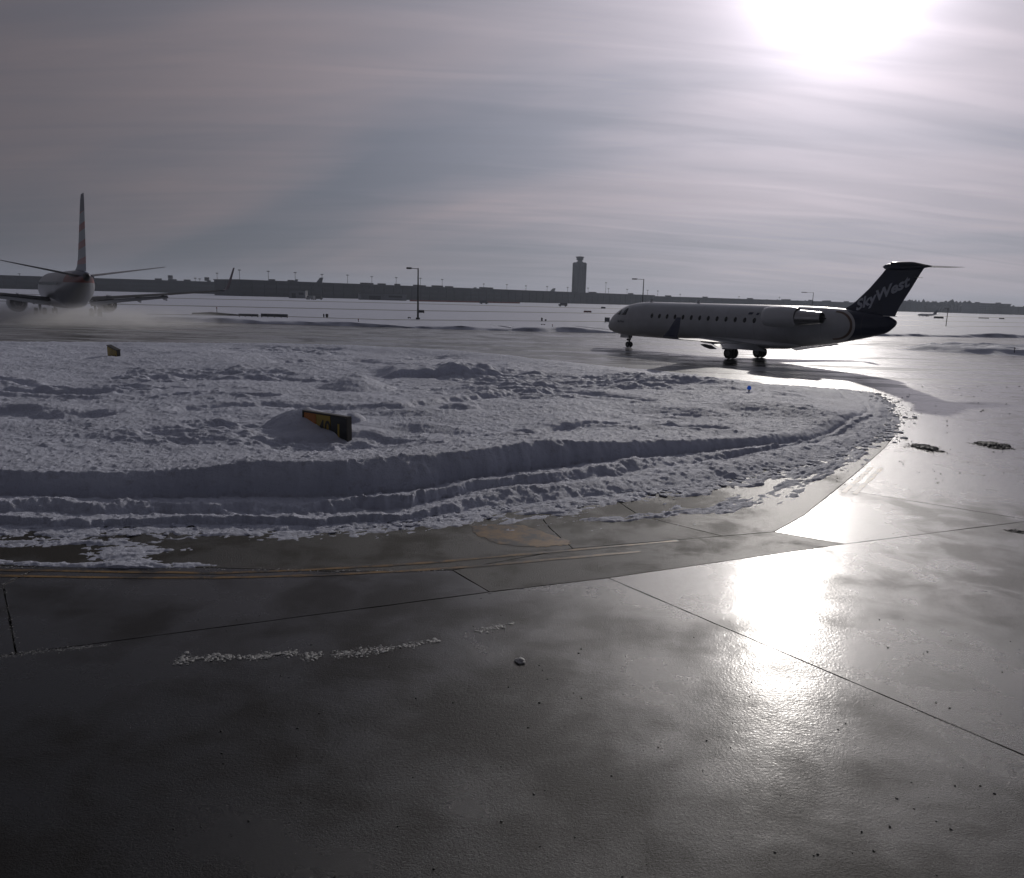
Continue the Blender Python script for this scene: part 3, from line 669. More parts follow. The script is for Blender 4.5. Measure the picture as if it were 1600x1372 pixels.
b1 = G(653, 499, -.09); lamp(b1, AT(655, 419, b1[1])[2]+.09, 1.75, 'tall dark single-arm lamp standing alone on the snow left of the control tower')
b2 = gp(1004, 195); lamp(b2, AT(1004.5, 436, 195)[2]+.09, 2.75, 'dark single-arm lamp rising behind the nose of the white and navy jet')
b3 = gp(1269, 320); lamp(b3, AT(1270, 457, 320)[2]+.09, 4.6, 'distant single-arm lamp above the engine of the white and navy jet')
b4 = G(1478, 510, -.09); t = thing('marker_post', 'slender grey post standing in the snow right of the navy tail', 'post', (b4[0], b4[1], -.09))
mb = MB(); mb.tube([(0, 0, 0), (0, 0, 4.0)], .09, 8); obj('pole', mb, M_mast, t); mb = MB(); mb.box((-.3, 0, 4.1), (1.0, .25, .22)); obj('head', mb, M_mast, t)

# airfield signs, boxes, small things on the snow
M_sgrey = mat('weathered_sign_back', (.10, .105, .11), .5); M_sred = mat('sign_red', (.20, .04, .03), .5); M_sdk = mat('dark_box', (.03, .03, .035), .5)
def boxsign(x0, x1, ytop, ybot, label, m_=M_sgrey, name='airfield_sign', rz=0, cells=1, zb=.12):
    p = G((x0+x1)/2, ybot, -.09+zb*0); D_ = p[1]; a = AT(x0, (ytop+ybot)/2, D_); b = AT(x1, (ytop+ybot)/2, D_); top = AT((x0+x1)/2, ytop, D_)[2]+.09
    w_ = b[0]-a[0]; t = thing(name, label, 'airfield sign', (p[0], D_, -.09), rz)
    n_ = cells
    for k in range(n_):
        mb = MB(); mb.box((-w_/2+w_*(k+.5)/n_, 0, top/2+zb/2), (w_/n_-.04, .28, top-zb)); obj('sign_panel', mb, m_, t)
    for k in range(n_+1):
        mb = MB(); mb.box((max(-w_/2+.1, min(w_/2-.1, -w_/2+w_*k/n_)), 0, zb/2+.01), (.1, .1, zb+.06)); obj('leg', mb, M_sdk, t)
    return t
boxsign(373, 404, 490.5, 495.5, 'long low grey sign board on the snow, left one of the adjoining pair', cells=3)
boxsign(408, 450, 490.5, 496.5, 'longer low grey sign board on the snow, right one of the adjoining pair', cells=4)
boxsign(505, 507, 490.5, 496, 'narrow dark post-like box left of the double dark box on the snow', M_sdk)
boxsign(509, 513, 490.5, 496, 'small dark double box on the snow right of the long grey boards', M_sdk, cells=2)
boxsign(654, 663, 484.5, 489.5, 'dark box sign just right of the tall lone lamp post', M_sdk)
boxsign(637, 642, 495.5, 498, 'tiny dark box on the snow left of the tall lone lamp post', M_sdk)
boxsign(845, 848, 496.5, 502, 'upright dark box of the small pair on the snow below the tower', M_sdk)
boxsign(851, 854, 499, 502, 'squat dark box of the small pair on the snow below the tower', M_sdk)
boxsign(912, 924, 485.5, 488.8, 'reddish brown low sign right of the tower foot', M_sred, cells=2)
boxsign(939, 946, 479.5, 482.5, 'far small dark sign between the reddish sign and the grey cabinet', M_sdk)
boxsign(972, 982, 484, 489, 'dark sign in front of the cockpit of the white and navy jet', M_sdk)
boxsign(944.5, 952.5, 496, 504, 'square grey equipment cabinet on the snow before the jet nose', M_wall2, name='equipment_cabinet')
boxsign(1459, 1474, 494.5, 498, 'low dark sign on the snow between the navy tail and the slender post', M_sdk, cells=2)
boxsign(1529, 1545, 496.3, 498, 'long low dark sign on the snow at right, beyond the slender post', M_sdk, cells=3)
boxsign(1561, 1569, 497, 499, 'short dark sign on the snow nearest the right edge', M_sdk)
boxsign(845, 852, 506.5, 508.5, 'small flat dark box lying on the near snow below the tower', M_sdk)
for px, y0, y1, lb in ((863, 507, 512, 'thin marker stake in the near snow right of the flat dark box'), (560, 498, 505, 'thin marker stake in the snow near the two small dark boxes'), (339, 480, 491, 'thin marker stake behind the dark ditch edge at left')):
    p = G(px, y1, -.09); t = thing('marker_stake', lb, 'stake', (p[0], p[1], -.09)); h_ = AT(px, y0, p[1])[2]+.09
    mb = MB(); mb.tube([(0, 0, 0), (0, 0, h_*.8)], .05, 6); obj('stake', mb, M_sdk, t); mb = MB(); mb.tube([(0, 0, h_*.8), (0, 0, h_)], .09, 6); obj('cap', mb, M_sred, t)
# dark exposed ditch edge at left
mb = MB(); P_ = [G(x, y, -.05) for x, y in ((300, 490.5), (330, 491), (372, 493))]
mb.tube([(p[0], p[1], .0) for p in P_], [.12, .3, .12], 8); obj('ditch_edge', mb, mat('frozen_soil', (.04, .038, .035), .9), kind='structure')
# red-brown barrier line before the concourse
p0, p1 = gp(640, 520), gp(815, 600); t = thing('barrier_row', 'low reddish brown barrier row at the foot of the long concourse', 'barrier', (p0[0], p0[1], -.09), math.atan2(p1[1]-p0[1], p1[0]-p0[0]))
L_ = np.linalg.norm(p1-p0); k = int(L_/4)
pm = MB(); pm.box((0, 0, .55), (3.7, .3, 1.0)); pme = None
for i in range(k):
    if pme is None: o = obj('barrier_segment', pm, M_sred, t); pme = o.data
    else: o = obj('barrier_segment', None, None, t, me=pme)
    o.location = (i*4+2, 0, 0)

# vehicles between the banks
def truck(px, D_, rz, label, bodyc, kind='van'):
    p = gp(px, D_); t = thing('service_'+kind, label, kind, (p[0], p[1], -.09), rz); bm_ = mat('vehicle_paint', bodyc, .35)
    mb = MB(); mb.rings([[(x, -1, z), (x, 1, z), (x, 1, zt), (x, .8, zt+.1), (x, -.8, zt+.1), (x, -1, zt)] for x, z, zt in ((-2.5, .5, 2.1), (1.0, .5, 2.1), (1.7, .5, 1.3), (2.5, .5, 1.1))]); obj('body', mb, bm_, t)
    mb = MB(); mb.box((1.1, 0, 1.75), (.9, 2.04, .55)); obj('window', mb, M_dark, t)
    for x in (-1.5, 1.6):
        for y in (-1, 1): mb = MB(); mb.turned((x, y*.9-.12, .38), (0, 1, 0), [(0, .38), (.24, .38)], 12); obj('wheel', mb, M_sdk, t)
truck(485, 430, 2.8, 'tiny pale van beside the small service building before the concourse', (.3, .3, .3)); truck(497, 440, .2, 'tiny dark van right of the pale van before the concourse', (.05, .05, .06))
truck(756, 470, .3, 'tiny dark van on the far road left of the tower', (.06, .06, .07)); truck(880, 440, 3.0, 'tiny van on the far road right below the tower', (.1, .1, .11))

# ------------------------------------------------------------------ aircraft
M_white = mat('white_aircraft_paint', (.60, .61, .63), .34, coat=.15, nvar=.06, nscale=1.2); M_navy = mat('navy_paint', (.016, .022, .055), .3, coat=.4)
M_metal = mat('bare_metal', (.45, .45, .46), .28, metal=.85); M_tyre = mat('tyre_rubber', (.014, .014, .015), .75); M_strut = mat('gear_strut', (.18, .18, .19), .4, metal=.4)
M_glass = mat('cockpit_glass', (.015, .018, .022), .08); M_inner = mat('engine_inside', (.02, .02, .022), .5); M_wtop = mat('wing_skin', (.22, .225, .24), .42)
def ring(x, zt, zb, hw, n=32, e=2.0):
    zc, hh = (zt+zb)/2, (zt-zb)/2
    return [(x, hw*math.sin(t), zc+hh*math.cos(t)) for t in [2*math.pi*k/n for k in range(n)]]
def densify(S_, m_=3):
    """smooth (Catmull) interpolation of sections"""
    S_ = np.array(S_, float); o_ = []
    for i in range(len(S_)-1):
        p0, p1, p2, p3 = S_[max(i-1, 0)], S_[i], S_[i+1], S_[min(i+2, len(S_)-1)]
        for j in range(m_):
            t = j/m_; v = p1+(p2-p1)*t if abs(p2[0]-p1[0]) > 6 else .5*((2*p1)+(-p0+p2)*t+(2*p0-5*p1+4*p2-p3)*t*t+(-p0+3*p1-3*p2+p3)*t**3)
            o_.append(v)
    o_.append(S_[-1]); return o_
def wheelset(t, x, y, r_, w_, sep, top, zt_strut, name='landing_gear'):
    """a bogie: strut part with tyres and rims as sub-parts"""
    mb = MB(); mb.tube([(x, y, zt_strut), (x, y, r_)], [.10*r_/.4+.03, .07*r_/.4+.02], 10); mb.tube([(x, y-sep, r_), (x, y+sep, r_)], .06, 8); mb.tube([(x-.5*r_/.4, y, zt_strut), (x, y, r_*1.6)], .045, 6)
    g = obj(name, mb, M_strut, t)
    for s_ in (-1, 1):
        c = (x, y+s_*sep-w_/2, r_)
        mb = MB(); mb.turned(c, (0, 1, 0), [(0, r_*.55), (.0, r_*.82), (w_*.2, r_*.97), (w_*.5, r_), (w_*.8, r_*.97), (w_, r_*.82), (w_, r_*.55)], 28); obj('tyre', mb, M_tyre, g, smooth=40)
        mb = MB(); mb.turned((x, y+s_*sep-w_/2-.012, r_), (0, 1, 0), [(0, r_*.25), (.0, r_*.5), (w_+.024, r_*.5), (w_+.024, r_*.25)], 20); obj('rim', mb, M_strut, g)
    return g

# --- regional jet
PX, PY, TH = 16.05, 53.6, 2.206
crj = thing('regional_jet', 'white twin-engine regional jet with navy T-tail taxiing on the wet apron at right', 'airplane', (PX, PY, 0), TH)
FS = [(0.0, 1.62, 1.56, .03), (.08, 1.78, 1.42, .18), (.3, 2.10, 1.27, .40), (.85, 2.62, 1.11, .74), (1.5, 3.00, 1.02, .99), (2.1, 3.28, .97, 1.14), (3.0, 3.53, .94, 1.28), (4.2, 3.66, .93, 1.35),
      (6, 3.68, .93, 1.36), (15.5, 3.68, .93, 1.36), (17, 3.68, 1.00, 1.34), (18.6, 3.67, 1.12, 1.24), (20.2, 3.62, 1.36, 1.02), (21.6, 3.52, 1.68, .76), (22.8, 3.38, 1.98, .50), (23.6, 3.22, 2.24, .30), (23.98, 3.05, 2.55, .16), (24.12, 2.95, 2.72, .07)]
SX = 13.8
secs = densify(FS, 4)
def fus_y(s, z):
    zt = np.interp(s, [q_[0] for q_ in FS], [q_[1] for q_ in FS]); zb = np.interp(s, [q_[0] for q_ in FS], [q_[2] for q_ in FS]); hw = np.interp(s, [q_[0] for q_ in FS], [q_[3] for q_ in FS])
    k = (z-(zt+zb)/2)/((zt-zb)/2); return hw*math.sqrt(max(0, 1-k*k))
# fuselage livery: white, a pale and a tan arc, navy tail; belly shade painted in
m = bpy.data.materials.new('jet_livery_belly_shade'); m.use_nodes = True; t_ = NT(m.node_tree); b = m.node_tree.nodes['Principled BSDF']
x, y, z = t_.sep(t_.n('ShaderNodeTexCoord').outputs['Object']); s_ = t_.m('SUBTRACT', SX, x)
d = t_.m('SQRT', t_.m('ADD', t_.m('POWER', t_.m('ABSOLUTE', t_.m('SUBTRACT', s_, 20.6)), 2), t_.m('POWER', t_.m('ABSOLUTE', t_.m('MULTIPLY', t_.m('SUBTRACT', z, 2.55), 1.4)), 2)))
aft = t_.m('GREATER_THAN', s_, 20.6)
nz = t_.noise(t_.n('ShaderNodeTexCoord').outputs['Object'], 1.4, 5, .6)
wcol = t_.mix(t_.mr(nz, .35, .7), (.52, .53, .56), (.45, .46, .48)); wcol = t_.mix(t_.mr(z, .93, 1.9, .55, 0), wcol, (.33, .30, .27))  # brown towards the belly stands in for shade and ground reflection
def over(base, thr, c): return t_.mix(t_.m('MULTIPLY', aft, t_.m('GREATER_THAN', d, thr)), base, c)
c_ = over(wcol, 1.10, (.16, .10, .07)); c_ = over(c_, 1.25, (.55, .54, .55)); c_ = over(c_, 1.40, (.016, .022, .055))
ln = t_.m('LESS_THAN', t_.m('ABSOLUTE', t_.m('SUBTRACT', t_.m('FRACT', t_.m('DIVIDE', s_, 2.35)), .5)), .004)
c_ = t_.mix(t_.m('MULTIPLY', ln, .45), c_, (.15, .15, .16))
t_.set(b.inputs['Base Color'], c_); b.inputs['Roughness'].default_value = .36; b.inputs['Coat Weight'].default_value = .15
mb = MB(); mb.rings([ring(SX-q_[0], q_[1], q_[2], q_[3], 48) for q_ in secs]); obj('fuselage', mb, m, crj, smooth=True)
mb = MB(); mb.rings([ring(SX-s, zt, zb, hw, 24) for s, zt, zb, hw in ((9.6, 1.3, 1.0, .6), (10.6, 1.45, .82, 1.2), (12, 1.5, .76, 1.42), (15.5, 1.5, .76, 1.42), (17, 1.4, .84, 1.1), (18.2, 1.3, 1.1, .5))]); obj('belly_fairing', mb, M_white, crj, smooth=True)
for side in (1, -1):
    for i in range(13):
        s = 6.0+.7725*i; zc = 2.64; mb = MB(); vs = []
        for rr, off in ((1.0, -.03), (1.0, .012), (.9, .018)):
            vs.append([(SX-s-.125*rr*math.cos(a), side*(fus_y(s, zc+.18*rr*math.sin(a))+off), zc+.18*rr*math.sin(a)) for a in [2*math.pi*k/12 for k in range(12)]])
        mb.rings(vs); obj('cabin_window', mb, M_glass, crj)
    for k, (s0, s1, zl0, zl1, zh0, zh1) in enumerate(((1.62, 2.35, 2.62, 2.60, 2.98, 3.22), (2.45, 3.15, 2.60, 2.62, 3.22, 3.12))):
        mb = MB(); vs = []; n_ = 5; q1, q2 = [], []
        for i in range(n_+1):
            s = s0+(s1-s0)*i/n_; lo = zl0+(zl1-zl0)*i/n_; hi = zh0+(zh1-zh0)*i/n_; row = []
            for j in range(5):
                z_ = lo+(hi-lo)*j/4; zt = np.interp(s, [q_[0] for q_ in FS], [q_[1] for q_ in FS]); z_ = min(z_, zt-.02); row.append((SX-s, side*(fus_y(s, z_)+.015), z_))
            vs += row
        mb.add(vs, [(i*5+j, i*5+j+1, (i+1)*5+j+1, (i+1)*5+j) for i in range(n_) for j in range(4)]); obj('cockpit_window', mb, M_glass, crj)
    # wing
    Y = side
    wing = MB(); wing.foil([((3.4, Y*1.0, 1.18), (-5.2, 0, -.12), (0, 0, .36)), ((1.5, Y*3.4, 1.27), (-3.35, 0, -.08), (0, 0, .22)), ((-.15, Y*6.8, 1.40), (-2.3, 0, -.03), (0, 0, .14)), ((-1.55, Y*9.9, 1.56), (-1.35, 0, 0), (0, 0, .08)), ((-1.68, Y*10.2, 1.60), (-1.25, 0, 0), (0, 0, .07))])
    obj('wing', wing, M_wtop, crj, smooth=35)
    mb = MB(); mb.foil([((-1.68, Y*10.2, 1.60), (-1.25, 0, 0), (0, -.035*Y, .06)), ((-1.85, Y*10.38, 1.72), (-1.1, 0, 0), (0, -.07*Y, .03)), ((-2.35, Y*10.48, 2.1), (-.8, 0, 0), (0, -.06*Y, .01)), ((-3.0, Y*10.60, 2.84), (-.34, 0, 0), (0, -.03*Y, 0))]); obj('winglet', mb, M_navy, crj, smooth=35)
    mb = MB(); mb.foil([((-1.75, Y*1.6, 1.10), (-1.1, 0, -.42), (.02, 0, .1)), ((-1.9, Y*3.4, 1.16), (-.9, 0, -.36), (.02, 0, .08)), ((-2.25, Y*6.6, 1.30), (-.7, 0, -.28), (.02, 0, .06))]); obj('flap', mb, M_wtop, crj, smooth=35)
    for yy, l_ in ((2.6, 1.6), (4.4, 1.5), (6.3, 1.2)):
        xx = np.interp(yy, [1, 3.4, 6.8], [-1.2, -1.2, -1.9]); mb = MB(); mb.turned((xx+.5, Y*yy, 1.12), (-1, 0, -.16), [(0, .02), (.3, .10), (.8, .13), (l_, .04), (l_+.1, .01)], 10); obj('flap_fairing', mb, M_wtop, crj, smooth=True)
    # engine: cowl, inner cowl, nozzle, pylon
    ey, ez = Y*2.18, 2.95
    mb = MB(); mb.turned((SX-16.75, ey, ez), (-1, 0, .02), [(.28, .42), (.06, .46), (0, .52), (.05, .58), (.35, .635), (1.2, .655), (1.9, .63), (2.35, .56), (2.36, .53), (1.9, .50)], 36, cap=False)
    en = obj('engine', mb, M_white, crj, smooth=40)
    mb = MB(); mb.turned((SX-17.05, ey, ez), (-1, 0, .02), [(0, .10), (.0, .46), (.05, .46)], 24); obj('fan', mb, M_inner, en)
    mb = MB(); mb.turned((SX-18.6, ey, ez), (-1, 0, .02), [(0, .50), (.5, .485), (1.3, .42), (2.1, .35), (2.12, .32), (1.9, .30)], 30, cap=False); obj('inner_cowl', mb, M_metal, en, smooth=40)
    mb = MB(); mb.turned((SX-19.9, ey, ez), (-1, 0, .02), [(0, .30), (.3, .22), (.8, .14), (1.1, .02)], 20); obj('exhaust_cone', mb, M_inner, en, smooth=True)
    mb = MB(); mb.foil([((SX-17.3, Y*1.0, 2.98), (-2.9, 0, 0), (0, 0, .12)), ((SX-17.4, Y*1.85, 2.97), (-2.5, 0, 0), (0, 0, .10))]); obj('pylon', mb, M_white, crj, smooth=35)
    wheelset(crj, 0, Y*1.59, .385, .26, .24, 1.2, 1.2, 'main_landing_gear')
    mb = MB(); mb.add([(.55, Y*1.98, 1.1), (-.55, Y*1.98, 1.1), (-.4, Y*2.02, .62), (.4, Y*2.02, .62), (.55, Y*2.02, 1.1), (-.55, Y*2.02, 1.1), (-.4, Y*2.06, .62), (.4, Y*2.06, .62)], [(0, 1, 2, 3), (7, 6, 5, 4), (0, 4, 5, 1), (1, 5, 6, 2), (2, 6, 7, 3), (3, 7, 4, 0)]); obj('gear_door', mb, M_white, crj)
    mb = MB(); mb.foil([((SX-23.45, Y*.02, 6.12), (-2.2, 0, -.04), (0, 0, .19)), ((SX-23.95, Y*1.0, 6.12), (-1.95, 0, -.03), (0, 0, .15)), ((SX-24.85, Y*2.8, 6.12), (-1.35, 0, 0), (0, 0, .09)), ((SX-25.0, Y*3.0, 6.12), (-1.2, 0, 0), (0, 0, .07)), ((SX-25.3, Y*3.12, 6.12), (-.85, 0, 0), (0, 0, .02))]); obj('tailplane', mb, M_navy, crj, smooth=35)
wheelset(crj, 11.39, 0, .235, .15, .15, 1.0, 1.05, 'nose_landing_gear')
mb = MB(); mb.box((11.75, .22, .93), (.9, .03, .34)); mb2 = MB(); mb2.box((11.75, -.22, .93), (.9, .03, .34)); obj('gear_door', mb, M_white, crj); obj('gear_door', mb2, M_white, crj)
mb = MB(); mb.tube([(11.5, 0, .62), (11.62, 0, .62)], .09, 10); obj('taxi_light', mb, M_glass, crj)
FIN = [(3.2, 20.4, 24.0, .17), (3.66, 20.95, 24.15, .16), (3.9, 21.35, 24.27, .155), (4.8, 22.25, 24.75, .14), (5.6, 22.90, 25.15, .125), (5.9, 23.12, 25.32, .12), (6.02, 23.3, 25.42, .11), (6.14, 23.7, 25.5, .08)]
fin = MB(); fin.foil([((SX-a, 0, z_), (-(b_-a), 0, 0), (0, t__, 0)) for z_, a, b_, t__ in FIN], 12); obj('fin', fin, M_navy, crj, smooth=35)
mb = MB(); mb.turned((SX-22.95, 0, 6.05), (-1, 0, 0), [(0, .03), (.15, .14), (.5, .20), (1.3, .21), (2.0, .17), (2.55, .08), (2.8, .02)], 18); obj('bullet_fairing', mb, M_navy, crj, smooth=True)
mb = MB(); mb.add([(SX-24.9, -.012, 5.42), (SX-25.3, -.012, 5.40), (SX-25.3, .012, 5.40), (SX-24.9, .012, 5.42), (SX-24.9, -.1, 5.45), (SX-25.3, -.1, 5.43), (SX-25.3, .1, 5.43), (SX-24.9, .1, 5.45)], [(0, 1, 2, 3), (7, 6, 5, 4), (0, 4, 5, 1), (1, 5, 6, 2), (2, 6, 7, 3), (3, 7, 4, 0)]); obj('rudder_hinge', mb, M_metal, crj)
mb = MB(); mb.box((SX-23.75, .1, 3.22), (.7, .26, .04)); obj('rudder_hinge', mb, M_metal, crj)
for s in (4.4, 9.1): mb = MB(); mb.foil([((SX-s, 0, 3.64), (-.35, 0, 0), (0, .02, 0)), ((SX-s-.18, 0, 3.9), (-.16, 0, 0), (0, .012, 0))]); obj('antenna', mb, M_white, crj)
def fin_y(s, z):
    zs = [q_[0] for q_ in FIN]; le = np.interp(z, zs, [q_[1] for q_ in FIN]); te = np.interp(z, zs, [q_[2] for q_ in FIN]); tk = np.interp(z, zs, [q_[3] for q_ in FIN])
    x_ = min(max((s-le)/(te-le), .01), 1); return tk*5*(.2969*math.sqrt(x_)-.126*x_-.3516*x_*x_+.2843*x_**3-.1036*x_**4)
def lettering(txt, size, m_, mapf, parent, name='lettering', shear=0, bold=0, spacing=1):
    cu = bpy.data.curves.new('t', 'FONT'); cu.body = txt; cu.size = size; cu.shear = shear; cu.offset = bold; cu.space_character = spacing; cu.resolution_u = 3
    o = bpy.data.objects.new('t', cu); C.objects.link(o); dg = bpy.context.evaluated_depsgraph_get(); dg.update(); me = bpy.data.meshes.new_from_object(o.evaluated_get(dg))
    bm = bmesh.new(); bm.from_mesh(me); bmesh.ops.triangulate(bm, faces=bm.faces)
    bmesh.ops.subdivide_edges(bm, edges=[e for e in bm.edges if e.calc_length() > size*.25], cuts=1); bmesh.ops.triangulate(bm, faces=bm.faces)
    mb = MB(); mb.add([mapf(v.co.x, v.co.y) for v in bm.verts], [tuple(v.index for v in f.verts) for f in bm.faces]); bm.free()
    bpy.data.objects.remove(o); bpy.data.curves.remove(cu)
    return obj(name, mb, m_, parent)
M_let = mat('pale_lettering', (.50, .53, .60), .45); M_letd = mat('navy_lettering', (.03, .035, .07), .45)
def finmap(sign):
    ca, sa = math.cos(R(27)), math.sin(R(27))
    def f_(u, v):
        u2 = u if sign > 0 else 3.55-u
        s = 21.62+u2*ca-v*sa*.35; z_ = 3.47+u2*sa*.98+v*ca
        return (SX-s, sign*(fin_y(s, z_)+.014), z_)
    return f_
lettering('SkyWest', .93, M_let, finmap(1), crj, shear=.18, bold=.032, spacing=1.0)
lettering('SkyWest', .24, M_letd, lambda u, v: (SX-2.12-u, fus_y(2.12+u, 2.02+v)+.012, 2.02+v), crj, shear=.2, bold=.004)
for s, l_, z_ in ((14.6, .35, 3.02), (15.25, .2, 3.0), (15.6, .25, 3.02)):
    mb = MB(); mb.add([(SX-s, fus_y(s, z_)+.012, z_), (SX-s-l_, fus_y(s+l_, z_)+.012, z_), (SX-s-l_-.05, fus_y(s+l_, z_+.15)+.012, z_+.15), (SX-s-.05, fus_y(s, z_+.15)+.012, z_+.15)], [(0, 1, 2, 3)]); obj('marking', mb, M_letd, crj)

# --- narrow-body jet seen from behind
BX, BY, BT = -53.2, 92.4, 2.1945
M_jwing = mat('airliner_wing_skin', (.06, .062, .07), .85, spec=.12)
mj = bpy.data.materials.new('striped_tail_livery'); mj.use_nodes = True; t_ = NT(mj.node_tree); b = mj.node_tree.nodes['Principled BSDF']
x, y, z = t_.sep(t_.n('ShaderNodeTexCoord').outputs['Object'])
k_ = t_.m('ADD', z, t_.m('MULTIPLY', x, .06)); ph = t_.m('FRACT', t_.m('DIVIDE', k_, 1.62)); 
cr = t_.mix(t_.m('GREATER_THAN', ph, .40), (.34, .03, .025), (.33, .35, .40)); cr = t_.mix(t_.m('GREATER_THAN', z, 10.9), cr, (.05, .06, .11)); cr = t_.mix(t_.m('LESS_THAN', z, 5.9), cr, (.06, .09, .18))
t_.set(b.inputs['Base Color'], cr); b.inputs['Roughness'].default_value = .35
mf = bpy.data.materials.new('jet_body_paint'); mf.use_nodes = True; t_ = NT(mf.node_tree); b = mf.node_tree.nodes['Principled BSDF']
x, y, z = t_.sep(t_.n('ShaderNodeTexCoord').outputs['Object'])
aft = t_.m('LESS_THAN', x, -11.5)
cb_ = t_.mix(t_.m('MULTIPLY', aft, t_.m('MULTIPLY', t_.m('GREATER_THAN', z, 4.05), t_.m('LESS_THAN', z, 4.85))), (.34, .35, .38), (.26, .05, .035)); cb_ = t_.mix(t_.m('MULTIPLY', t_.m('LESS_THAN', x, -13.2), t_.m('GREATER_THAN', z, 4.65)), cb_, (.05, .07, .15)); cb_ = t_.mix(t_.m('LESS_THAN', x, -17.9), cb_, (.03, .03, .035))
t_.set(b.inputs['Base Color'], cb_); b.inputs['Roughness'].default_value = .35
jet = thing('airliner', 'airliner with red and white striped tail seen from behind in blown snow at left', 'airplane', (BX, BY, 0), BT)
F7 = [(19.6, 2.95, 2.9, .03), (19.3, 3.35, 2.5, .5), (18.6, 3.85, 2.05, .95), (17.4, 4.6, 1.65, 1.4), (16, 5.1, 1.42, 1.7), (14, 5.33, 1.35, 1.87), (11, 5.36, 1.35, 1.88), (-5, 5.36, 1.35, 1.88), (-7.5, 5.36, 1.5, 1.86), (-10.5, 5.35, 2.05, 1.62), (-13.5, 5.3, 2.85, 1.2), (-16, 5.2, 3.6, .75), (-17.8, 5.05, 4.15, .38), (-18.4, 4.9, 4.4, .2)]
mb = MB(); mb.rings([ring(q_[0], q_[1], q_[2], q_[3], 40) for q_ in densify(F7, 3)]); obj('fuselage', mb, mf, jet, smooth=True)
mb = MB(); mb.rings([ring(x_, zt, zb, hw, 24) for x_, zt, zb, hw in ((8.5, 2.2, 1.5, .8), (6.5, 2.5, 1.15, 1.9), (2, 2.5, 1.05, 2.1), (-1.5, 2.4, 1.1, 1.9), (-4, 2.2, 1.5, .8))]); obj('belly_fairing', mb, M_white, jet, smooth=True)
mb = MB(); mb.foil([((-8.5, 0, 5.2), (-9.3, 0, 0), (0, .12, 0)), ((-11.3, 0, 5.75), (-6.7, 0, 0), (0, .30, 0)), ((-12.6, 0, 6.6), (-5.75, 0, 0), (0, .27, 0)), ((-17.2, 0, 12.0), (-2.75, 0, 0), (0, .13, 0)), ((-17.9, 0, 12.5), (-2.0, 0, 0), (0, .06, 0))], 10); obj('fin', mb, mj, jet, smooth=35)
mb = MB(); mb.turned((-18.35, 0, 4.66), (-1, 0, .1), [(0, .2), (.25, .16), (.28, .1)], 14); obj('exhaust', mb, M_inner, jet)
for Y in (1, -1):
    mb = MB(); mb.foil([((-13.6, Y*.6, 4.75), (-4.2, 0, 0), (0, 0, .25)), ((-18.2, Y*7.0, 5.85), (-1.5, 0, 0), (0, 0, .09)), ((-18.5, Y*7.17, 5.88), (-1.1, 0, 0), (0, 0, .03))]); obj('tailplane', mb, M_wtop, jet, smooth=35)
    mb = MB(); mb.foil([((7.6, Y*1.5, 2.05), (-9.0, 0, -.1), (0, 0, .55)), ((3.5, Y*5.6, 2.5), (-5.2, 0, -.1), (0, 0, .36)), ((-2.6, Y*16.4, 3.55), (-2.1, 0, 0), (0, 0, .22)), ((-2.9, Y*17.0, 3.62), (-1.8, 0, 0), (0, 0, .18))]); obj('wing', mb, M_jwing, jet, smooth=35)
    mb = MB(); mb.foil([((-2.9, Y*17.0, 3.62), (-1.7, 0, 0), (0, -.04*Y, .08)), ((-3.2, Y*17.35, 3.85), (-1.5, 0, 0), (0, -.08*Y, .04)), ((-3.7, Y*17.6, 4.5), (-1.25, 0, 0), (0, -.10*Y, .01)), ((-4.7, Y*18.05, 6.5), (-.7, 0, 0), (0, -.06*Y, 0))]); obj('winglet', mb, mj if False else mat('winglet_paint', (.12, .09, .12), .35), jet, smooth=35)
    mb = MB(); mb.foil([((-1.2, Y*2.1, 1.95), (-1.6, 0, -.55), (.02, 0, .12)), ((-1.5, Y*5.6, 2.35), (-1.1, 0, -.4), (.02, 0, .1)), ((-2.7, Y*10.5, 2.85), (-.9, 0, -.3), (.02, 0, .07))]); obj('flap', mb, M_wtop, jet, smooth=35)
    for yy in (3.6, 7.4, 10.2):
        xx = np.interp(yy, [2, 6, 16.4], [-.6, -1.2, -4.2]); zz_ = 2.0+(yy-2)*.1; mb = MB(); mb.turned((xx+1.2, Y*yy, zz_), (-1, 0, -.2), [(0, .03), (.6, .22), (1.6, .26), (2.7, .1), (3.0, .02)], 10); obj('flap_fairing', mb, M_white, jet, smooth=True)
    mb = MB(); mb.turned((6.6, Y*4.83, 1.52), (-1, 0, 0), [(.5, .72), (.1, .8), (0, .88), (.1, .98), (1.0, 1.08), (2.4, 1.06), (3.9, .86), (3.91, .82), (3.4, .78)], 36, cap=False); en = obj('engine', mb, mat('engine_cowl', (.30, .30, .32), .35), jet, smooth=40)
    mb = MB(); mb.turned((6.0, Y*4.83, 1.52), (-1, 0, 0), [(0, .12), (0, .8), (.05, .8)], 24); obj('fan', mb, M_inner, en)
    mb = MB(); mb.turned((3.5, Y*4.83, 1.52), (-1, 0, 0), [(0, .80), (.1, .62), (1.0, .52), (1.7, .40), (1.72, .36), (1.4, .34)], 28, cap=False); obj('inner_cowl', mb, M_metal, en, smooth=40)
    mb = MB(); mb.turned((2.6, Y*4.83, 1.52), (-1, 0, 0), [(0, .32), (.8, .24), (1.5, .03)], 18); obj('exhaust_cone', mb, M_inner, en, smooth=True)
    mb = MB(); mb.foil([((5.6, Y*4.83, 2.3), (-4.8, 0, .1), (0, .18, 0)), ((4.6, Y*4.83, 2.75), (-4.4, 0, -.1), (0, .15, 0))]); obj('pylon', mb, M_white, jet)
    wheelset(jet, 0, Y*2.86, .56, .40, .43, 2, 2.2, 'main_landing_gear')
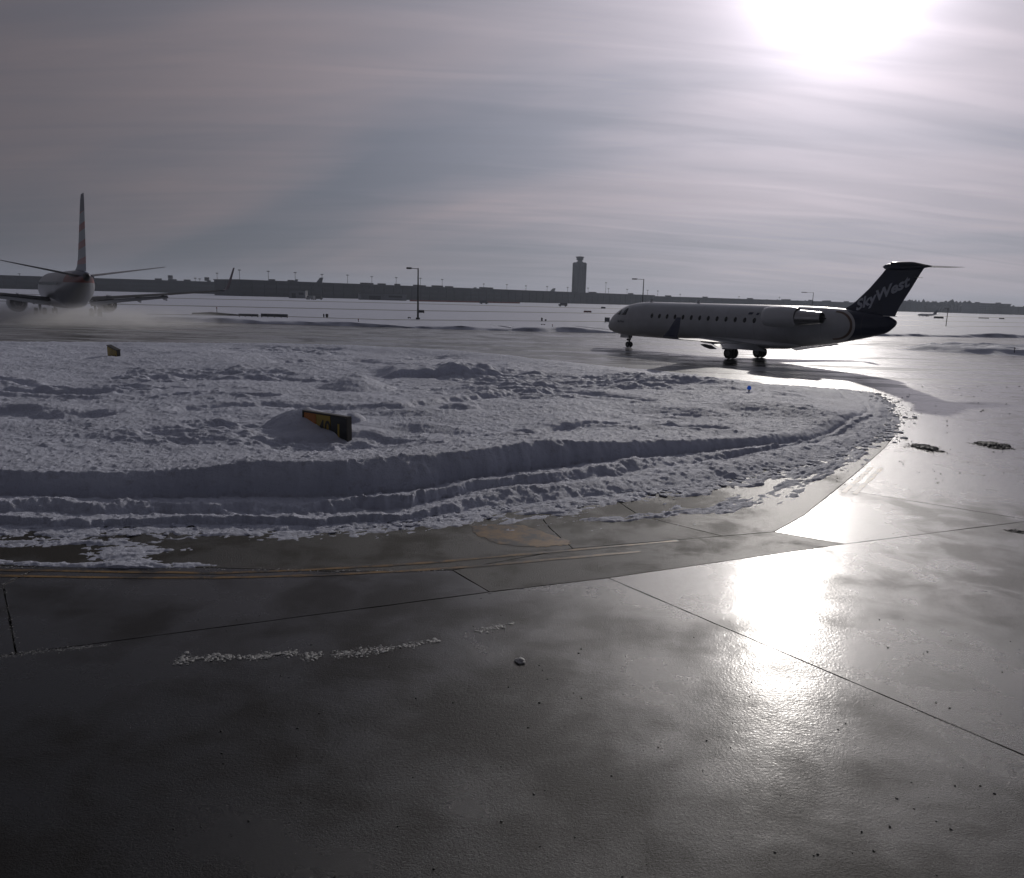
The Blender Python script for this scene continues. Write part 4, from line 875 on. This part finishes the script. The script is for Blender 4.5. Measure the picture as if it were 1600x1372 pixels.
wheelset(jet, 15.6, 0, .35, .2, .22, 1.5, 1.6, 'nose_landing_gear')
for s in range(24):
    for Y in (1, -1):
        mb = MB(); xx = 12.5-.95*s; mb.box((xx, Y*1.862, 3.95), (.24, .05, .34)); obj('cabin_window', mb, M_glass, jet)

# --- far parked airliners beyond the concourse, one taxiing at right
M_ftail = mat('far_tail_paint', (.10, .11, .14), .5); M_ftail2 = mat('far_pale_tail', (.30, .31, .30), .5)
def far_jet(px, D_, sc, rz, label, finm):
    p = gp(px, D_); t = thing('parked_airliner', label, 'airplane', (p[0], p[1], -.09), rz, 'distant airliners'); t.scale = (sc,)*3
    mb = MB(); mb.rings([ring(q_[0], q_[1], q_[2], q_[3], 12) for q_ in F7]); obj('fuselage', mb, M_white, t, smooth=True)
    mb = MB(); mb.foil([((-10, 0, 5.2), (-7.8, 0, 0), (0, .3, 0)), ((-17.4, 0, 12.5), (-2.6, 0, 0), (0, .12, 0))], 5); obj('fin', mb, finm, t)
    for Y in (1, -1):
        mb = MB(); mb.foil([((7.6, Y*1.5, 2.05), (-9.0, 0, -.1), (0, 0, .5)), ((-2.6, Y*17, 3.6), (-1.9, 0, 0), (0, 0, .12))], 5); obj('wing', mb, M_wtop, t)
        mb = MB(); mb.foil([((-13.6, Y*.6, 4.75), (-4.2, 0, 0), (0, 0, .25)), ((-18.2, Y*7.1, 5.85), (-1.3, 0, 0), (0, 0, .09))], 5); obj('tailplane', mb, M_wtop, t)
        mb = MB(); mb.turned((6.4, Y*4.83, 1.5), (-1, 0, 0), [(0, .9), (1, 1.05), (4, .6)], 12); obj('engine', mb, M_white, t)
    for gx_, gy_ in ((0, 2.9), (0, -2.9), (15.6, 0)): mb = MB(); mb.tube([(gx_, gy_, 0), (gx_, gy_, 1.8)], .3, 8); obj('landing_gear', mb, M_tyre, t)
    return t
far_jet(436, 690, 1.20, 2.6, 'distant parked airliner whose low dark fin peeps over the concourse near its left end', M_ftail)
far_jet(467, 700, 1.38, 2.7, 'distant parked airliner with the tallest dark fin above the left part of the concourse', M_ftail)
far_jet(714, 850, 1.15, 2.8, 'distant parked airliner with a dark fin above the concourse midway to the tower', M_ftail)
far_jet(835, 930, 1.34, 2.7, 'distant parked airliner with a pale fin above the concourse just left of the tower', M_ftail2)
far_jet(1078, 1090, 1.05, 2.7, 'distant parked airliner behind the low buildings above the regional jet', M_ftail)
far_jet(1450, 420, .30, 3.3, 'tiny distant aircraft taxiing on the snow field right of the navy tail', M_ftail)

# ------------------------------------------------------------------ signs in the ploughed snow
M_sor = mat('sign_orange', (.42, .14, .02), .45, nvar=.2); M_sye = mat('sign_yellow', (.36, .25, .03), .45, nvar=.2); M_sbk = mat('sign_black', (.018, .02, .02), .4); M_shell = mat('sign_housing', (.05, .045, .035), .5)
tl, tr = G(474, 644, .80), G(542, 656, .78)
Ls = np.linalg.norm((tr-tl)[:2]); rz = math.atan2(tr[1]-tl[1], tr[0]-tl[0])
sg = thing('taxiway_sign', 'half-buried orange, yellow and black taxiway sign in the ploughed snow', 'sign', (tl[0], tl[1], .12), rz)
Hs = .70
mb = MB(); mb.box((Ls/2, .065, Hs/2), (Ls, .09, Hs)); obj('housing', mb, M_shell, sg)
mb = MB(); mb.box((Ls/2, .055, Hs+.015), (Ls+.04, .14, .03)); obj('top_frame', mb, M_shell, sg)
mb = MB(); mb.box((Ls+.012, .055, Hs/2), (.03, .14, Hs)); obj('end_frame', mb, M_shell, sg); mb = MB(); mb.box((-.012, .055, Hs/2), (.03, .14, Hs)); obj('end_frame', mb, M_shell, sg)
for a, b_, mm in ((.02, .295, M_sor), (.305, .625, M_sye), (.635, .985, M_sbk)):
    mb = MB(); mb.box((Ls*(a+b_)/2, .008, Hs/2), (Ls*(b_-a), .022, Hs-.04)); obj('sign_panel', mb, mm, sg)
lettering('40', .52, M_sbk, lambda u, v: (Ls*.36+u*.8, -.006, .20+v), sg, bold=.012)
lettering('1', .55, M_sye, lambda u, v: (Ls*.74+u*.8, -.006, .14+v), sg, bold=.012)
pp = G(178, 557, .36); s2 = thing('taxiway_sign', 'small leaning olive taxiway sign at the far edge of the snow, below the striped tail', 'sign', (pp[0], pp[1], .12), R(-30))
Wd = .95
for k in range(2):
    mb = MB(); mb.box((-Wd/4+Wd/2*k, -.07, .34), (Wd/2-.03, .03, .62)); obj('sign_panel', mb, M_sye, s2)
mb = MB(); mb.box((0, .03, .34), (Wd, .16, .66)); obj('housing', mb, M_shell, s2)
mb = MB(); mb.box((0, .02, .69), (Wd+.04, .22, .03)); obj('top_frame', mb, M_shell, s2)
s2.rotation_euler = (R(6), R(11), R(-38))
# blue taxiway light
pb = G(1170, 614, .35); t = thing('taxiway_edge_light', 'small blue taxiway edge light poking out of the snow below the jet', 'airfield light', (pb[0], pb[1], .22))
mb = MB(); mb.tube([(0, 0, 0), (0, 0, .26)], .03, 8); obj('stem', mb, M_shell, t); M_blue = mat('blue_lens', (.02, .10, .6), .2, emit=((.02, .18, 1.0), .25))
mb = MB(); mb.turned((0, 0, .26), (0, 0, 1), [(0, .06), (.03, .08), (.11, .07), (.15, .03)], 14); obj('lens', mb, M_blue, t)
pb = G(1510/1.0, 549, .3); t = thing('marker_stake', 'short dark stake standing in the small snow patch at the right edge', 'stake', (G(1584, 556)[0], G(1584, 556)[1], .25)); mb = MB(); mb.tube([(0, 0, 0), (0, 0, .35)], .03, 6); obj('stake', mb, M_sdk, t); mb = MB(); mb.tube([(0, 0, .35), (0, 0, .45)], .045, 6); obj('cap', mb, M_sdk, t)

# ------------------------------------------------------------------ air
def box_vol(name, c, d, rz=0):
    mb = MB(); mb.box(c, d, rz); m_ = bpy.data.materials.new(name); m_.use_nodes = True; m_.node_tree.nodes.clear(); return obj(name, mb, m_, kind='stuff'), m_
o, m_ = box_vol('haze', (0, 0, 41.9), (9200, 9200, 86)); t_ = NT(m_.node_tree)
pv = t_.n('ShaderNodeVolumePrincipled'); pv.inputs['Density'].default_value = .00017; pv.inputs['Color'].default_value = (.80, .88, 1, 1); pv.inputs['Anisotropy'].default_value = .35
ou = t_.n('ShaderNodeOutputMaterial'); m_.node_tree.links.new(pv.outputs[0], ou.inputs['Volume'])
# snow lifted by the jet blast round the wheels of the airliner
c = G(95, 506); mb = MB(); mb.box((0, 0, 2.4), (44, 24, 4.75)); m_ = bpy.data.materials.new('blown_snow'); m_.use_nodes = True; m_.node_tree.nodes.clear()
o = obj('blown_snow', mb, m_, kind='stuff'); BC = (-50.0, 80.0); o.location = (BC[0], BC[1], 0.02); o.rotation_euler = (0, 0, R(-14))
t_ = NT(m_.node_tree); P = t_.n('ShaderNodeTexCoord').outputs['Object']; x, y, z = t_.sep(P)
nz = t_.noise(t_.vm('MULTIPLY', P, (.8, .8, 1.5)), .33, 5, .62, .6)
ex = t_.m('SUBTRACT', 1, t_.m('ADD', t_.m('POWER', t_.m('ABSOLUTE', t_.m('DIVIDE', x, 22)), 4), t_.m('POWER', t_.m('ABSOLUTE', t_.m('DIVIDE', y, 12)), 4)), clamp=True)
zf = t_.m('EXPONENT', t_.m('MULTIPLY', t_.m('ADD', z, 2.37), -.88)); top = t_.mr(z, 1.2, 2.3, 1, 0)
dn = t_.m('MULTIPLY', t_.m('MULTIPLY', t_.mr(nz, .40, .64, .08, 1), t_.m('MULTIPLY', ex, top)), t_.m('MULTIPLY', zf, 2.6))
pv = t_.n('ShaderNodeVolumePrincipled'); t_.set(pv.inputs['Density'], dn); pv.inputs['Color'].default_value = (.95, .95, .96, 1); pv.inputs['Anisotropy'].default_value = .5
ou = t_.n('ShaderNodeOutputMaterial'); m_.node_tree.links.new(pv.outputs[0], ou.inputs['Volume'])
